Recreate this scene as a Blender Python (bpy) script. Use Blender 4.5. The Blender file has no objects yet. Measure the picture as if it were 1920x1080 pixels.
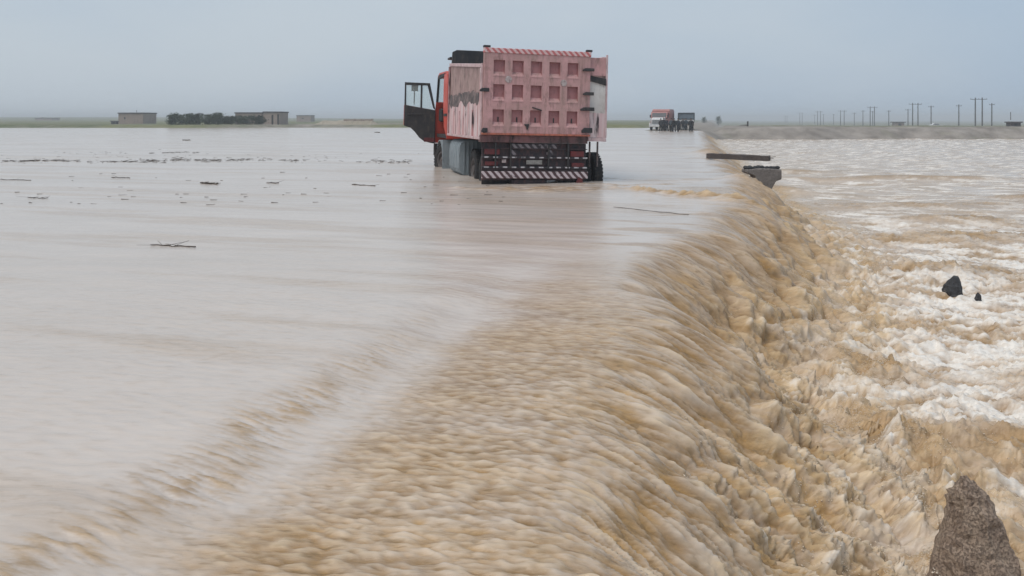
import bpy, bmesh, math, random
import numpy as np
from mathutils import Vector, Matrix, Euler

S = bpy.context.scene
COL = S.collection
R = math.radians
F = 1400.0            # focal length in photo pixels (1920 wide)
HX, HY = 960.0, 224.0  # horizon point in the photo
CAMZ = 1.5

# ------------------------------------------------------------------ camera
cam_d = bpy.data.cameras.new('camera')
cam = bpy.data.objects.new('camera', cam_d); COL.objects.link(cam)
cam.location = (0, 0, CAMZ); cam.rotation_euler = (R(90), 0, 0)
cam_d.sensor_width = 36; cam_d.lens = 36 * F / 1920
cam_d.shift_y = -(540 - HY) / 1920
cam_d.clip_start = 0.1; cam_d.clip_end = 9000
S.camera = cam
S.render.resolution_x = 1024; S.render.resolution_y = 576

# ------------------------------------------------------------------ sky
SUN_EL, SUN_AZ = R(62), R(-130)
W = bpy.data.worlds.new('World'); S.world = W; W.use_nodes = True
nt = W.node_tree; nt.nodes.clear()
out = nt.nodes.new('ShaderNodeOutputWorld')
sky = nt.nodes.new('ShaderNodeTexSky'); sky.sky_type = 'NISHITA'; sky.sun_disc = False
sky.sun_elevation = SUN_EL; sky.sun_rotation = SUN_AZ
sky.air_density = 1.4; sky.dust_density = 4.0; sky.ozone_density = 1.5
bg1 = nt.nodes.new('ShaderNodeBackground'); bg1.inputs[1].default_value = 0.08
nt.links.new(sky.outputs[0], bg1.inputs[0])
# closed cloud deck: soft large mottling, no pattern tied to the view
tc = nt.nodes.new('ShaderNodeTexCoord')
mp = nt.nodes.new('ShaderNodeMapping'); mp.inputs['Scale'].default_value = (1.0, 1.0, 3.0)
nz = nt.nodes.new('ShaderNodeTexNoise'); nz.inputs['Scale'].default_value = 1.3; nz.inputs['Detail'].default_value = 4
cr = nt.nodes.new('ShaderNodeValToRGB')
cr.color_ramp.elements[0].position = 0.3; cr.color_ramp.elements[0].color = (0.305, 0.39, 0.495, 1)
cr.color_ramp.elements[1].position = 0.7; cr.color_ramp.elements[1].color = (0.42, 0.475, 0.53, 1)
bg2 = nt.nodes.new('ShaderNodeBackground'); bg2.inputs[1].default_value = 1.0
nt.links.new(tc.outputs['Generated'], mp.inputs[0]); nt.links.new(mp.outputs[0], nz.inputs['Vector'])
sx_ = nt.nodes.new('ShaderNodeSeparateXYZ'); nt.links.new(tc.outputs['Generated'], sx_.inputs[0])
ma = nt.nodes.new('ShaderNodeMath'); ma.operation = 'MULTIPLY_ADD'; ma.inputs[1].default_value = -0.30
nt.links.new(sx_.outputs['X'], ma.inputs[0]); nt.links.new(nz.outputs['Fac'], ma.inputs[2])   # thinner cloud towards one side
nt.links.new(ma.outputs[0], cr.inputs[0]); nt.links.new(cr.outputs[0], bg2.inputs[0])
mx = nt.nodes.new('ShaderNodeMixShader'); mx.inputs[0].default_value = 0.9
nt.links.new(bg1.outputs[0], mx.inputs[1]); nt.links.new(bg2.outputs[0], mx.inputs[2])
nt.links.new(mx.outputs[0], out.inputs[0])

# ------------------------------------------------------------------ veiled sun behind the cloud
sd = bpy.data.lights.new('sun', 'SUN'); sd.energy = 1.5; sd.angle = R(40); sd.color = (1.0, 0.95, 0.88)
so = bpy.data.objects.new('sun', sd); COL.objects.link(so)
dv = Vector((math.sin(SUN_AZ) * math.cos(SUN_EL), math.cos(SUN_AZ) * math.cos(SUN_EL), math.sin(SUN_EL)))
so.rotation_euler = dv.to_track_quat('Z', 'Y').to_euler()

vs = S.view_settings
vs.view_transform = 'Standard'; vs.look = 'None'; vs.gamma = 1; vs.use_curve_mapping = False
vs.exposure = 0.41

# ------------------------------------------------------------------ helpers
rng = random.Random(7)

def gp(px, py, z=0.0):
    """photo pixel -> point on the horizontal plane z"""
    d = (CAMZ - z) * F / (py - HY)
    return Vector(((px - HX) * d / F, d, z))

def at(px, py, d):
    """photo pixel -> point at depth d"""
    return Vector(((px - HX) * d / F, d, CAMZ - (py - HY) * d / F))

def link(o, parent=None):
    COL.objects.link(o)
    if parent is not None: o.parent = parent
    return o

def tag(o, label=None, cat=None, group=None, kind=None):
    if label: o['label'] = label
    if cat: o['category'] = cat
    if group: o['group'] = group
    if kind: o['kind'] = kind
    return o

def empty(name, loc=(0, 0, 0), rot=(0, 0, 0)):
    o = bpy.data.objects.new(name, None); o.empty_display_size = 0.2
    o.location = loc; o.rotation_euler = rot
    return link(o)

def copy_tree(o, parent=None):
    c = o.copy(); COL.objects.link(c); c.parent = parent
    for ch in o.children: copy_tree(ch, c)
    return c

class MB:
    """collects shapes; build() links them as ONE mesh object"""
    def __init__(s): s.v = []; s.f = []
    def add(s, vs, fs):
        n = len(s.v); s.v += [tuple(v) for v in vs]; s.f += [tuple(i + n for i in f) for f in fs]; return s
    def box(s, x0, x1, y0, y1, z0, z1):
        v = [(x0,y0,z0),(x1,y0,z0),(x1,y1,z0),(x0,y1,z0),(x0,y0,z1),(x1,y0,z1),(x1,y1,z1),(x0,y1,z1)]
        return s.add(v, [(3,2,1,0),(4,5,6,7),(0,1,5,4),(1,2,6,5),(2,3,7,6),(3,0,4,7)])
    def tube(s, p0, p1, r0, r1=None, n=8, caps=True):
        r1 = r0 if r1 is None else r1
        p0, p1 = Vector(p0), Vector(p1); d = (p1 - p0).normalized()
        a = d.orthogonal().normalized(); b = d.cross(a)
        vs = []
        for p, r in ((p0, r0), (p1, r1)):
            for i in range(n):
                q = 2 * math.pi * i / n
                vs.append(p + a * (r * math.cos(q)) + b * (r * math.sin(q)))
        fs = [(i, (i + 1) % n, n + (i + 1) % n, n + i) for i in range(n)]
        if caps: fs += [tuple(range(n - 1, -1, -1)), tuple(range(n, 2 * n))]
        return s.add(vs, fs)
    def path(s, pts, r, n=6):
        for i in range(len(pts) - 1): s.tube(pts[i], pts[i + 1], r, r, n)
        return s
    def prism(s, poly, axis, a0, a1):
        """poly: 2D outline; axis 'x' -> (y,z) outline, 'y' -> (x,z), 'z' -> (x,y)"""
        n = len(poly)
        def mk(p, a):
            return {'x': (a, p[0], p[1]), 'y': (p[0], a, p[1]), 'z': (p[0], p[1], a)}[axis]
        vs = [mk(p, a0) for p in poly] + [mk(p, a1) for p in poly]
        fs = [tuple(range(n - 1, -1, -1)), tuple(range(n, 2 * n))] + [(i, (i + 1) % n, n + (i + 1) % n, n + i) for i in range(n)]
        return s.add(vs, fs)
    def lathe(s, prof, n=28, axis='x', c=(0, 0, 0)):
        """prof: [(a, r)] closed profile revolved about axis through c"""
        m = len(prof); vs = []
        for i in range(n):
            q = 2 * math.pi * i / n; ca, sa = math.cos(q), math.sin(q)
            for a, r in prof:
                if axis == 'x': vs.append((c[0] + a, c[1] + r * ca, c[2] + r * sa))
                elif axis == 'z': vs.append((c[0] + r * ca, c[1] + r * sa, c[2] + a))
                else: vs.append((c[0] + r * ca, c[1] + a, c[2] + r * sa))
        fs = []
        for i in range(n):
            j = (i + 1) % n
            for k in range(m):
                l = (k + 1) % m
                fs.append((i * m + k, j * m + k, j * m + l, i * m + l))
        return s.add(vs, fs)
    def build(s, name, mat, parent=None, bevel=0.0, smooth=False, seg=1):
        me = bpy.data.meshes.new(name); me.from_pydata(s.v, [], s.f)
        bm = bmesh.new(); bm.from_mesh(me); bmesh.ops.recalc_face_normals(bm, faces=bm.faces); bm.to_mesh(me); bm.free()
        if mat: me.materials.append(mat)
        if smooth:
            me.polygons.foreach_set('use_smooth', [True] * len(me.polygons))
        o = bpy.data.objects.new(name, me)
        if bevel:
            b = o.modifiers.new('bevel', 'BEVEL'); b.width = bevel; b.segments = seg; b.limit_method = 'ANGLE'; b.angle_limit = R(40)
        return link(o, parent)

# ---- materials
def mat(name, rough=0.6, spec=0.5, metal=0.0):
    m = bpy.data.materials.new(name); m.use_nodes = True
    b = m.node_tree.nodes['Principled BSDF']
    b.inputs['Roughness'].default_value = rough; b.inputs['Metallic'].default_value = metal
    b.inputs['Specular IOR Level'].default_value = spec
    return m, m.node_tree, b

def node(nt, typ, **kw):
    n = nt.nodes.new(typ)
    for k, v in kw.items():
        if k in n.inputs: n.inputs[k].default_value = v
        else: setattr(n, k, v)
    return n

def noise(nt, scale, detail=4, rough=0.55, stretch=(1, 1, 1), coord='Object', rotz=0):
    t = nt.nodes.new('ShaderNodeTexCoord'); mp = nt.nodes.new('ShaderNodeMapping')
    mp.inputs['Scale'].default_value = stretch; mp.inputs['Rotation'].default_value = (0, 0, rotz)
    n = node(nt, 'ShaderNodeTexNoise', Scale=scale, Detail=detail, Roughness=rough)
    nt.links.new(t.outputs[coord], mp.inputs[0]); nt.links.new(mp.outputs[0], n.inputs['Vector'])
    return n.outputs['Fac']

def ramp(nt, fac, stops):
    r = nt.nodes.new('ShaderNodeValToRGB'); e = r.color_ramp.elements
    while len(e) < len(stops): e.new(0.5)
    for i, (p, c) in enumerate(stops):
        e[i].position = p
        e[i].color = (c[0], c[1], c[2], 1) if not isinstance(c, (int, float)) else (c, c, c, 1)
    nt.links.new(fac, r.inputs[0]); return r.outputs[0]

def mixc(nt, fac, a, b):
    m = nt.nodes.new('ShaderNodeMix'); m.data_type = 'RGBA'
    for s_, v in ((0, fac), (6, a), (7, b)):
        if hasattr(v, 'node'): nt.links.new(v, m.inputs[s_])
        else: m.inputs[s_].default_value = (v[0], v[1], v[2], 1) if s_ else v
    return m.outputs[2]

def mth(nt, op, a, b=0.0, clamp=False):
    m = nt.nodes.new('ShaderNodeMath'); m.operation = op; m.use_clamp = clamp
    for i, v in enumerate((a, b)):
        if hasattr(v, 'node'): nt.links.new(v, m.inputs[i])
        else: m.inputs[i].default_value = v
    return m.outputs[0]

def bump(nt, b, h, strength=0.3, dist=0.02):
    n = node(nt, 'ShaderNodeBump', Strength=strength, Distance=dist)
    nt.links.new(h, n.inputs['Height']); nt.links.new(n.outputs[0], b.inputs['Normal'])

def worn(name, c, c2=None, dark=(0.05, 0.04, 0.035), scale=2.0, wear=0.35, rough=0.65, streak=(1, 1, 0.35), bmp=0.15, metal=0.0):
    """painted or dusty surface: two tones of the colour, streaky dirt, fine relief"""
    m, nt, b = mat(name, rough, 0.35, metal)
    c2 = c2 or tuple(x * 0.7 for x in c)
    col = mixc(nt, ramp(nt, noise(nt, scale, 5, 0.6), [(0.35, 0), (0.65, 1)]), c, c2)
    d = ramp(nt, noise(nt, scale * 3.1, 6, 0.7, streak), [(0.62 - wear * 0.25, 0), (0.80 - wear * 0.25, 1)])
    col = mixc(nt, mth(nt, 'MULTIPLY', d, 0.3 + wear), col, dark)
    nt.links.new(col, b.inputs['Base Color'])
    bump(nt, b, noise(nt, scale * 14, 4), bmp, 0.01)
    return m

# ---- numpy gradient noise
_p = np.random.RandomState(11).permutation(256).astype(np.int32)
_P = np.concatenate([_p, _p, _p])
_g = np.stack([np.cos(np.arange(16) * math.pi / 8 + 0.2), np.sin(np.arange(16) * math.pi / 8 + 0.2)], 1).astype(np.float32)

def pn(x, y, seed=0):
    x = x.astype(np.float32) + np.float32(seed * 37.17); y = y.astype(np.float32) + np.float32(seed * 91.7)
    xi = np.floor(x); yi = np.floor(y); xf = x - xi; yf = y - yi
    xi = xi.astype(np.int32) & 255; yi = yi.astype(np.int32) & 255
    u = xf * xf * xf * (xf * (xf * 6 - 15) + 10); v = yf * yf * yf * (yf * (yf * 6 - 15) + 10)
    def g(ix, iy, dx, dy):
        h = _P[_P[ix] + iy] & 15; gg = _g[h]
        return gg[..., 0] * dx + gg[..., 1] * dy
    a = g(xi, yi, xf, yf); b = g((xi + 1) & 255, yi, xf - 1, yf)
    c = g(xi, (yi + 1) & 255, xf, yf - 1); d = g((xi + 1) & 255, (yi + 1) & 255, xf - 1, yf - 1)
    return (a + u * (b - a) + v * (c - a + u * (a - b - c + d))) * 1.5

def fbm(x, y, seed=0, oct=3, gain=0.5):
    r = 0; a = 1.0
    for i in range(oct):
        r = r + a * pn(x, y, seed + i * 3); x = x * 2.03 + 1.7; y = y * 2.03 - 2.3; a *= gain
    return r

def billow(x, y, seed=0, oct=3, gain=0.5):
    r = 0; a = 1.0
    for i in range(oct):
        r = r + a * (1 - 2.2 * np.abs(pn(x, y, seed + i * 3))); x = x * 2.07 + 1.7; y = y * 2.07 - 2.3; a *= gain
    return r

def puff(x, y, seed=0, oct=3, gain=0.5):
    r = 0; a = 1.0
    for i in range(oct):
        r = r + a * (2.6 * np.abs(pn(x, y, seed + i * 3)) - 0.8); x = x * 2.07 + 1.7; y = y * 2.07 - 2.3; a *= gain
    return r

def sst(a, b, x):
    t = np.clip((x - a) / (b - a), 0, 1); return t * t * (3 - 2 * t)

def grid_mesh(name, X, Y, Z, attrs, material):
    n, m = X.shape
    me = bpy.data.meshes.new(name)
    co = np.stack([X, Y, Z], -1).reshape(-1, 3).astype(np.float32)
    idx = np.arange(n * m, dtype=np.int32).reshape(n, m)
    q = np.stack([idx[:-1, :-1], idx[:-1, 1:], idx[1:, 1:], idx[1:, :-1]], -1).reshape(-1, 4)
    me.vertices.add(n * m); me.vertices.foreach_set('co', co.ravel())
    me.loops.add(q.size); me.loops.foreach_set('vertex_index', q.ravel())
    me.polygons.add(len(q)); me.polygons.foreach_set('loop_start', np.arange(0, q.size, 4, dtype=np.int32))
    me.polygons.foreach_set('use_smooth', np.ones(len(q), dtype=bool))
    for k, v in attrs.items():
        a = me.attributes.new(k, 'FLOAT', 'POINT'); a.data.foreach_set('value', np.ascontiguousarray(v, dtype=np.float32).ravel())
    me.update(calc_edges=True); me.materials.append(material)
    return link(bpy.data.objects.new(name, me))

# ------------------------------------------------------------------ the drowned road: edge coordinates
EA = math.atan(0.27); CE, SE = math.cos(EA), math.sin(EA)
_lt = np.array([0, 2.5, 5.6, 7.8, 10.5, 13.5, 17, 20, 24, 32, 50, 82, 200.])
_lo = np.array([0.05, 0.0, 0.10, 0.25, 0.55, 1.15, 1.25, 1.2, 0.9, 0.45, 0.1, -1.0, -1.0])
def edge(X, Y):
    """s: metres to the right of the road's drowned lip, t: metres along it"""
    off = np.interp(Y, _lt, _lo)
    s = (X + 0.5 - 0.27 * Y - off) * CE
    t = X * SE + Y * CE
    return s, t
LOW = -1.2

def terrain_z(X, Y):
    s, t = edge(X, Y)
    z = np.full_like(X, -2.6)
    # road embankment under the flood
    road = sst(-9.5, -8.0, s) * (1 - sst(-0.4, 1.6, s))
    z = z + road * 2.25
    # bank across the left flood
    wob = 5 * pn(X / 40, Y / 40, 3) + 2 * pn(X / 11, Y / 11, 4)
    lb = sst(128, 138, Y + wob * 0.6) * (1 - sst(-12, -4, s))
    left = 0.45 + 0.25 * pn(X / 23, Y / 23, 5) + 4.2 * sst(250, 1100, Y) * sst(120, -500, X)
    z = z * (1 - lb) + lb * left
    # bank across the right flood, dropping to a low plain behind
    wb = 3.2 * pn(X / 17, X * 0 + 2.5, 6) + 1.2 * pn(X / 5, Y / 7, 7)
    rb = sst(97, 107, Y + wb) * sst(0.5, 3.0, s)
    right = 0.42 + 0.12 * pn(X / 9, Y / 9, 8) - 1.75 * sst(122, 205, Y) - 1.2 * sst(200, 600, Y)
    z = z * (1 - rb) + rb * right
    # dry road beyond the flood
    dr = sst(84, 101, Y) * sst(-10, -7, s) * (1 - sst(0.2, 4.5, s))
    z = z * (1 - dr) + dr * np.maximum(0.02 + 0.2 * sst(95, 140, Y), z)
    return z
# ------------------------------------------------------------------ ground
def mat_ground():
    m, nt, b = mat('ground_soil_grass', 0.9, 0.2)
    soil = mixc(nt, ramp(nt, noise(nt, 0.35, 6, 0.65), [(0.35, 0), (0.65, 1)]), (0.18, 0.155, 0.135), (0.34, 0.30, 0.265))
    grass = mixc(nt, ramp(nt, noise(nt, 0.12, 5, 0.6), [(0.4, 0), (0.6, 1)]), (0.10, 0.12, 0.055), (0.17, 0.17, 0.08))
    at_ = nt.nodes.new('ShaderNodeAttribute'); at_.attribute_name = 'grass'
    f = mth(nt, 'ADD', at_.outputs['Fac'], mth(nt, 'MULTIPLY', mth(nt, 'SUBTRACT', noise(nt, 0.22, 6, 0.7), 0.5), 2.2), True)
    nt.links.new(mixc(nt, f, soil, grass), b.inputs['Base Color'])
    bump(nt, b, noise(nt, 1.5, 6, 0.7), 0.6, 0.3)
    return m

def build_ground():
    yy = np.concatenate([np.linspace(-12, 80, 24), np.linspace(83, 150, 68), 150 * (2400 / 150) ** np.linspace(0.02, 1, 46)])
    u = np.linspace(-1.6, 1.6, 380)
    Yg, Ug = np.meshgrid(yy, u, indexing='ij')
    Xg = Ug * (np.abs(Yg) + 14)
    Z = terrain_z(Xg, Yg)
    s, t = edge(Xg, Yg)
    gr = 0.85 * (1 - sst(-10, -6, s)) + sst(4, 9, s) * (-0.35 + 0.75 * sst(106, 118, Yg) + 0.35 * sst(25, 70, Xg))
    bm_ = sst(-60, -45, Xg) * (1 - sst(-28, -24, Xg)) * (1 - sst(190, 230, Yg)) * (s < -10)
    gr = gr - 0.55 * bm_
    o = grid_mesh('ground', Xg, Yg, Z, {'grass': gr}, mat_ground())
    tag(o, kind='structure')
    return o
build_ground()

# ------------------------------------------------------------------ flood water
def mat_water():
    m, nt, b = mat('muddy_flood_water', 0.1, 0.45)
    def A(n):
        a = nt.nodes.new('ShaderNodeAttribute'); a.attribute_name = n; return a.outputs['Fac']
    silt_shade, foam, aer = A('silt_shade'), A('foam'), A('aer')
    var = noise(nt, 0.5, 4, 0.6, (0.35, 1, 1), rotz=EA)
    pale = mixc(nt, ramp(nt, var, [(0.35, 0), (0.65, 1)]), (0.585, 0.52, 0.475), (0.53, 0.47, 0.425))
    brown = mixc(nt, ramp(nt, noise(nt, 3.0, 5, 0.65, (0.4, 1, 1), rotz=EA), [(0.35, 0), (0.65, 1)]), (0.48, 0.295, 0.125), (0.31, 0.18, 0.07))
    col = mixc(nt, silt_shade, pale, brown)
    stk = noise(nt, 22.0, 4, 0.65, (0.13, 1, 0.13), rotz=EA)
    col = mixc(nt, mth(nt, 'MULTIPLY', ramp(nt, stk, [(0.40, 0), (0.62, 1)]), mth(nt, 'MULTIPLY', silt_shade, 0.75), True), col, (0.22, 0.135, 0.062))
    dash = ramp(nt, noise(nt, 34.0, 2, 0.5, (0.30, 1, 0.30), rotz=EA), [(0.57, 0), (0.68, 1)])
    col = mixc(nt, mth(nt, 'MULTIPLY', dash, mth(nt, 'MULTIPLY', silt_shade, 1.0), True), col, (0.235, 0.155, 0.08))  # shade of the small wave faces painted in as dark dashes
    tan = mixc(nt, noise(nt, 6.0, 4, 0.6, (0.4, 1, 1), rotz=EA), (0.63, 0.44, 0.235), (0.71, 0.56, 0.385))
    an = ramp(nt, noise(nt, 24.0, 5, 0.7, (0.16, 1, 0.16), rotz=EA), [(0.34, 0), (0.62, 1)])
    col = mixc(nt, mth(nt, 'MULTIPLY', aer, mth(nt, 'ADD', mth(nt, 'MULTIPLY', an, 0.75), 0.30), True), col, tan)
    fn = ramp(nt, noise(nt, 15.0, 6, 0.72, (0.40, 1, 1), rotz=EA), [(0.36, 0), (0.58, 1)])
    ff = mth(nt, 'MULTIPLY', foam, mth(nt, 'ADD', mth(nt, 'MULTIPLY', fn, 0.75), 0.42), True)
    col = mixc(nt, ff, col, (0.80, 0.75, 0.69))
    nt.links.new(col, b.inputs['Base Color'])
    b.inputs['IOR'].default_value = 1.33
    rg = mth(nt, 'ADD', mth(nt, 'MULTIPLY', aer, 0.10), mth(nt, 'MULTIPLY', foam, 0.35))
    nt.links.new(mth(nt, 'ADD', rg, 0.18, True), b.inputs['Roughness'])
    rip = mth(nt, 'ADD', noise(nt, 30.0, 5, 0.72, (0.22, 1, 0.22), rotz=EA), mth(nt, 'MULTIPLY', noise(nt, 1.6, 4, 0.6, (0.25, 1, 1), rotz=EA), 1.2))
    n = node(nt, 'ShaderNodeBump', Strength=0.5, Distance=0.016)
    nt.links.new(rip, n.inputs['Height'])
    nt.links.new(mth(nt, 'ADD', mth(nt, 'MULTIPLY', mth(nt, 'MAXIMUM', silt_shade, foam), 0.7), 0.16, True), n.inputs['Strength'])
    nt.links.new(n.outputs[0], b.inputs['Normal'])
    return m

CRESTS = ((9.5, 16.5, 3.2, 0.7, 0.20), (7.6, 12.8, 1.9, 0.55, 0.24), (4.1, 5.9, 1.0, 0.45, 0.14), (12.5, 23, 4.5, 0.9, 0.20), (17.5, 24.5, 2.2, 0.8, 0.32), (17.0, 33, 7.0, 0.8, 0.30), (24.5, 31, 3.0, 0.8, 0.45), (14.0, 38, 5.0, 0.8, 0.2), (12.0, 19.5, 2.4, 0.6, 0.2), (7.9, 10.6, 0.7, 0.3, 0.12),
          (3.1, 4.55, 0.45, 0.32, 0.08), (9.4, 12.0, 1.5, .40, .15), (5.6, 7.6, .8, .4, .14), (8.9, 32.8, 0.8, 0.5, 0.28), (9.9, 27.5, 1.2, 0.8, 0.25), (6.6, 18.9, 0.9, 0.45, 0.50), (3.9, 7.9, 0.6, 0.5, 0.12), (3.1, 6.2, 0.5, 0.4, 0.08))
def water_fields(X, Y):
    s, t = edge(X, Y)
    D = Y + 1.5
    sp = 0.0012 * D ** 1.4 + 0.002                        # grid spacing: detail it cannot carry fades out
    def ok(wl): return np.clip((wl / sp - 1.6) / 2.5, 0, 1)
    near = 1 - sst(5.0, 9.5, Y)
    far = sst(8, 30, Y)
    # ragged lip: the sheet breaks earlier or later along the edge
    rag = 0.34 * pn(t / 0.9, t * 0, 21) + 0.20 * pn(t / 0.33, t * 0, 22) + 0.22 * np.exp(-((Y - 7.2) / 1.6) ** 2)
    sl = s + rag * sst(-2.2, 0, s)
    # ---- base profile
    wid = 2.15 + 0.45 * pn(t / 1.3, t * 0, 24)
    q = np.clip((sl + 0.55) / wid, 0, 1)
    drop = 0.34 * q ** 1.6 + 0.66 * sst(0.12, 1.0, q)
    jl = 0.12 * pn(t / 0.8, t * 0, 23) + 0.05 * pn(t / 0.25, t * 0, 25)
    step = -0.09 * near * sst(-2.05, -1.45, s + jl)
    z = LOW * drop + step * (1 - drop)
    fall = sst(-0.70, 0.05, sl) * (1 - sst(1.45, 2.2, sl))
    lower_half = sst(0.05, 1.0, sl)
    boil = np.exp(-((sl - 1.75) / 0.65) ** 2)
    low = sst(1.2, 2.0, sl)
    road = sst(-1.75, -1.2, s) * (1 - sst(-0.4, 0.3, sl)) * near
    jump = np.exp(-((s + 1.72 + jl) / 0.22) ** 2) * near
    upper = 1 - sst(-1.2, -0.6, sl)
    # ---- smooth flood: faint dashes and long swells
    dash = pn(s / 0.14, t / 0.045, 1) * ok(0.08)
    z += upper * (0.0035 * dash + 0.006 * pn(s / 0.9, t / 0.25, 2) * ok(0.25) + 0.012 * (0.4 + far) * pn(s / 4.5, t / 1.3, 3))
    # ---- rippled sheet on the road: short dashes along the flow
    w0 = 0.03 * pn(s / 0.3, t / 0.2, 30)
    r = pn(s / 0.085, (t + w0) / 0.034, 31) * ok(0.07) + 0.6 * pn(s / 0.050, (t + w0) / 0.020, 32) * ok(0.045) + 0.5 * pn(s / 0.20, t / 0.08, 33) * ok(0.2)
    grow = 0.45 + 0.55 * sst(-1.5, -0.5, s)
    z += road * grow * 0.0098 * r
    # ---- standing ripples where it steps onto the road: ridges run with the flow
    jr = (fbm(s / 0.20 + t * 0.8, t / 0.032, 36, 3, 0.6) * ok(0.06)) * (0.45 + 0.45 * sst(-0.4, 0.5, fbm(s / 0.5, t / 0.35, 37, 2)))
    z += jump * (0.010 * jr + 0.010)
    # ---- the fall: ropes of water along the flow, torn into lumps further down
    fx = sl; w = 0.07 * pn(fx / 0.5, t / 0.3, 40)
    r1 = pn(fx / 0.42, (t + w) / 0.13, 41) * ok(0.2); r2 = pn(fx / 0.26, (t + w) / 0.044, 42) * ok(0.08); r3 = fbm(fx / 0.12, (t + w) / 0.021, 43, 2, 0.6) * ok(0.045)
    rope = 0.036 * r1 + 0.040 * r2 + 0.026 * r3
    wx = X + 0.20 * pn(X / 0.6, Y / 0.6, 50); wy = Y + 0.20 * pn(X / 0.6, Y / 0.6, 51)
    big = puff(wx / 0.55, wy / 0.42, 45, 2, 0.5) * ok(0.5)
    w2 = 0.13 * pn(fx / 0.28, t / 0.2, 47) + 0.05 * pn(fx / 0.1, t / 0.08, 48)
    lumps = 1.5 * fbm(fx / 0.17 + w2, (t + w2) / 0.060, 46, 4, 0.62) * ok(0.10)
    dsp = fall * ((0.40 + 0.75 * sst(-0.4, 0.6, sl)) * rope * (1 - 0.55 * lower_half) + lower_half * (0.080 * big + 0.026 * lumps))
    tilt = R(38) * fall
    z += dsp * np.cos(tilt)
    HX_ = dsp * np.sin(tilt)
    # ---- boil at the foot and the torn lower water
    b1 = puff(wx / 0.40, wy / 0.30, 52, 4, 0.42) * ok(0.3)
    z += boil * (0.10 + 0.045 * b1 + 0.012 * lumps)
    calm = 1 / (1 + np.clip(sl - 2.2, 0, 99) / 4.0)
    b2 = fbm(s / 0.34 + 0.3 * pn(X / 0.6, Y / 0.6, 53), (t + 0.1 * pn(X / .5, Y / .5, 55)) / 0.12, 54, 4, 0.6) * ok(0.2)
    b4 = puff(wx / 0.30, wy / 0.20, 59, 3, 0.5) * ok(0.25)
    swell = fbm(s / 2.6, t / 1.5, 56, 3)
    z += low * ((0.030 + 0.030 * calm) * b2 + 0.036 * calm * b4 + 0.13 * swell * (0.35 + 0.65 * (1 - far)) * sst(1.6, 3.2, sl) + 0.06 * far * pn(s / 3, t / 1.6, 58))
    # breaking crests across the lower flood
    crest = np.zeros_like(X)
    cb = puff(wx / 0.34, wy / 0.24, 60, 4, 0.42) * ok(0.3)
    for (cx, cy, lx, ly, h) in CRESTS:
        c = np.exp(-((X - cx + 0.3 * (Y - cy)) / lx) ** 2 - ((Y - cy) / ly) ** 2)
        z += c * h * (0.78 + 0.15 * cb); crest = np.maximum(crest, c)
    # wake bending off the stranded truck to the lip
    wl = np.interp(X, [1.6, 2.6, 3.4, 4.4, 5.3], [17.3, 15.9, 14.8, 14.0, 12.9])
    wk = np.exp(-((Y - wl) / (0.20 + 0.15 * X)) ** 2) * (0.55 + 0.45 * np.cos((Y - wl) * 9.0)) * sst(1.7, 3.2, X) * (1 - sst(5.0, 5.8, X))
    wkn = pn(s / 0.7, t / 0.16, 62) + 0.5 * pn(s / 0.3, t / 0.07, 65)
    z += wk * 0.10 * (0.5 + 1.1 * wkn)
    tk = np.exp(-((X - 0.75) / 1.7) ** 2 - ((Y - 16.2) / 0.9) ** 2)
    tkn = fbm(X / 0.4, Y / 0.2, 63, 3)
    z += tk * 0.030 * tkn
    # ---- silt (stirred mud) plus painted trough shade, aerated tan water and white foam
    pat = 0.35 * fbm(s / 0.9, t / 0.5, 70, 3) + 1.2 * sst(-1.75, -0.95, s) - 0.62
    silt_shade = 0.05 + road * np.clip(sst(-0.7, 0.9, pat) * 0.58 - 0.34 * r * grow, 0, 1)
    aer = road * sst(0.1, 1.0, pat * 0.7 + 0.7 * r) * 0.38
    silt_shade = silt_shade + upper * 0.16 * sst(-0.1, 0.6, fbm(s / 7.0, t / 0.9, 77, 4, 0.6)) + upper * (1 - road) * 0.10 * np.clip(dash, 0, 1)
    silt_shade = np.maximum(silt_shade, 0.75 * jump * np.clip(0.40 + 0.9 * jr, 0, 1) * sst(8.0, 3.2, Y))
    aer = np.maximum(aer, jump * np.clip(1.1 * jr, 0, 1) * 0.25 * sst(7.5, 3.2, Y))
    rp = 0.45 * r1 + 0.75 * r2 + 0.70 * r3
    silt_shade = np.maximum(silt_shade, fall * np.clip(0.66 - 0.75 * rp + 0.22 * lower_half, 0.12, 1))
    tl = 0.22 + 0.50 * lumps + 0.30 * big + 0.25 * sst(0.7, 1.5, sl)
    aer = np.maximum(aer, fall * (sst(0.0, 0.95, rp) * (1 - 0.7 * lower_half) * 0.85 + lower_half * np.clip(tl, 0, 1)))
    silt_shade = np.maximum(silt_shade * (1 - low), np.maximum(low * np.clip(0.42 + 0.35 * fbm(s / 1.6, t / 0.8, 74, 3) - 0.45 * b2 - 0.14 * sst(4, 14, sl), 0, 1), np.maximum(low * boil * 0.95, (1 - low) * silt_shade)))
    silt_shade = np.maximum(silt_shade, crest * np.clip(1.0 - 0.35 * cb, 0.3, 1))
    aer = np.maximum(aer, low * np.clip(boil * (0.45 + 0.32 * b1 + 0.2 * lumps) + 0.25 + 0.45 * b2, 0, 1) * 0.9)
    aer = np.maximum(aer * (1 - 0.6 * crest), crest * np.clip(0.15 + 0.5 * cb, 0, 1))
    silt_shade = np.maximum(silt_shade, wk * np.clip(0.9 - 0.4 * wkn, 0, 1)); aer = np.maximum(aer, wk * np.clip(0.2 + 0.9 * wkn, 0, 1))
    silt_shade = np.maximum(silt_shade, tk * np.clip(0.45 + 0.6 * tkn, 0, 1))  # stirred water by the truck, its brown reflection painted in too
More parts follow.
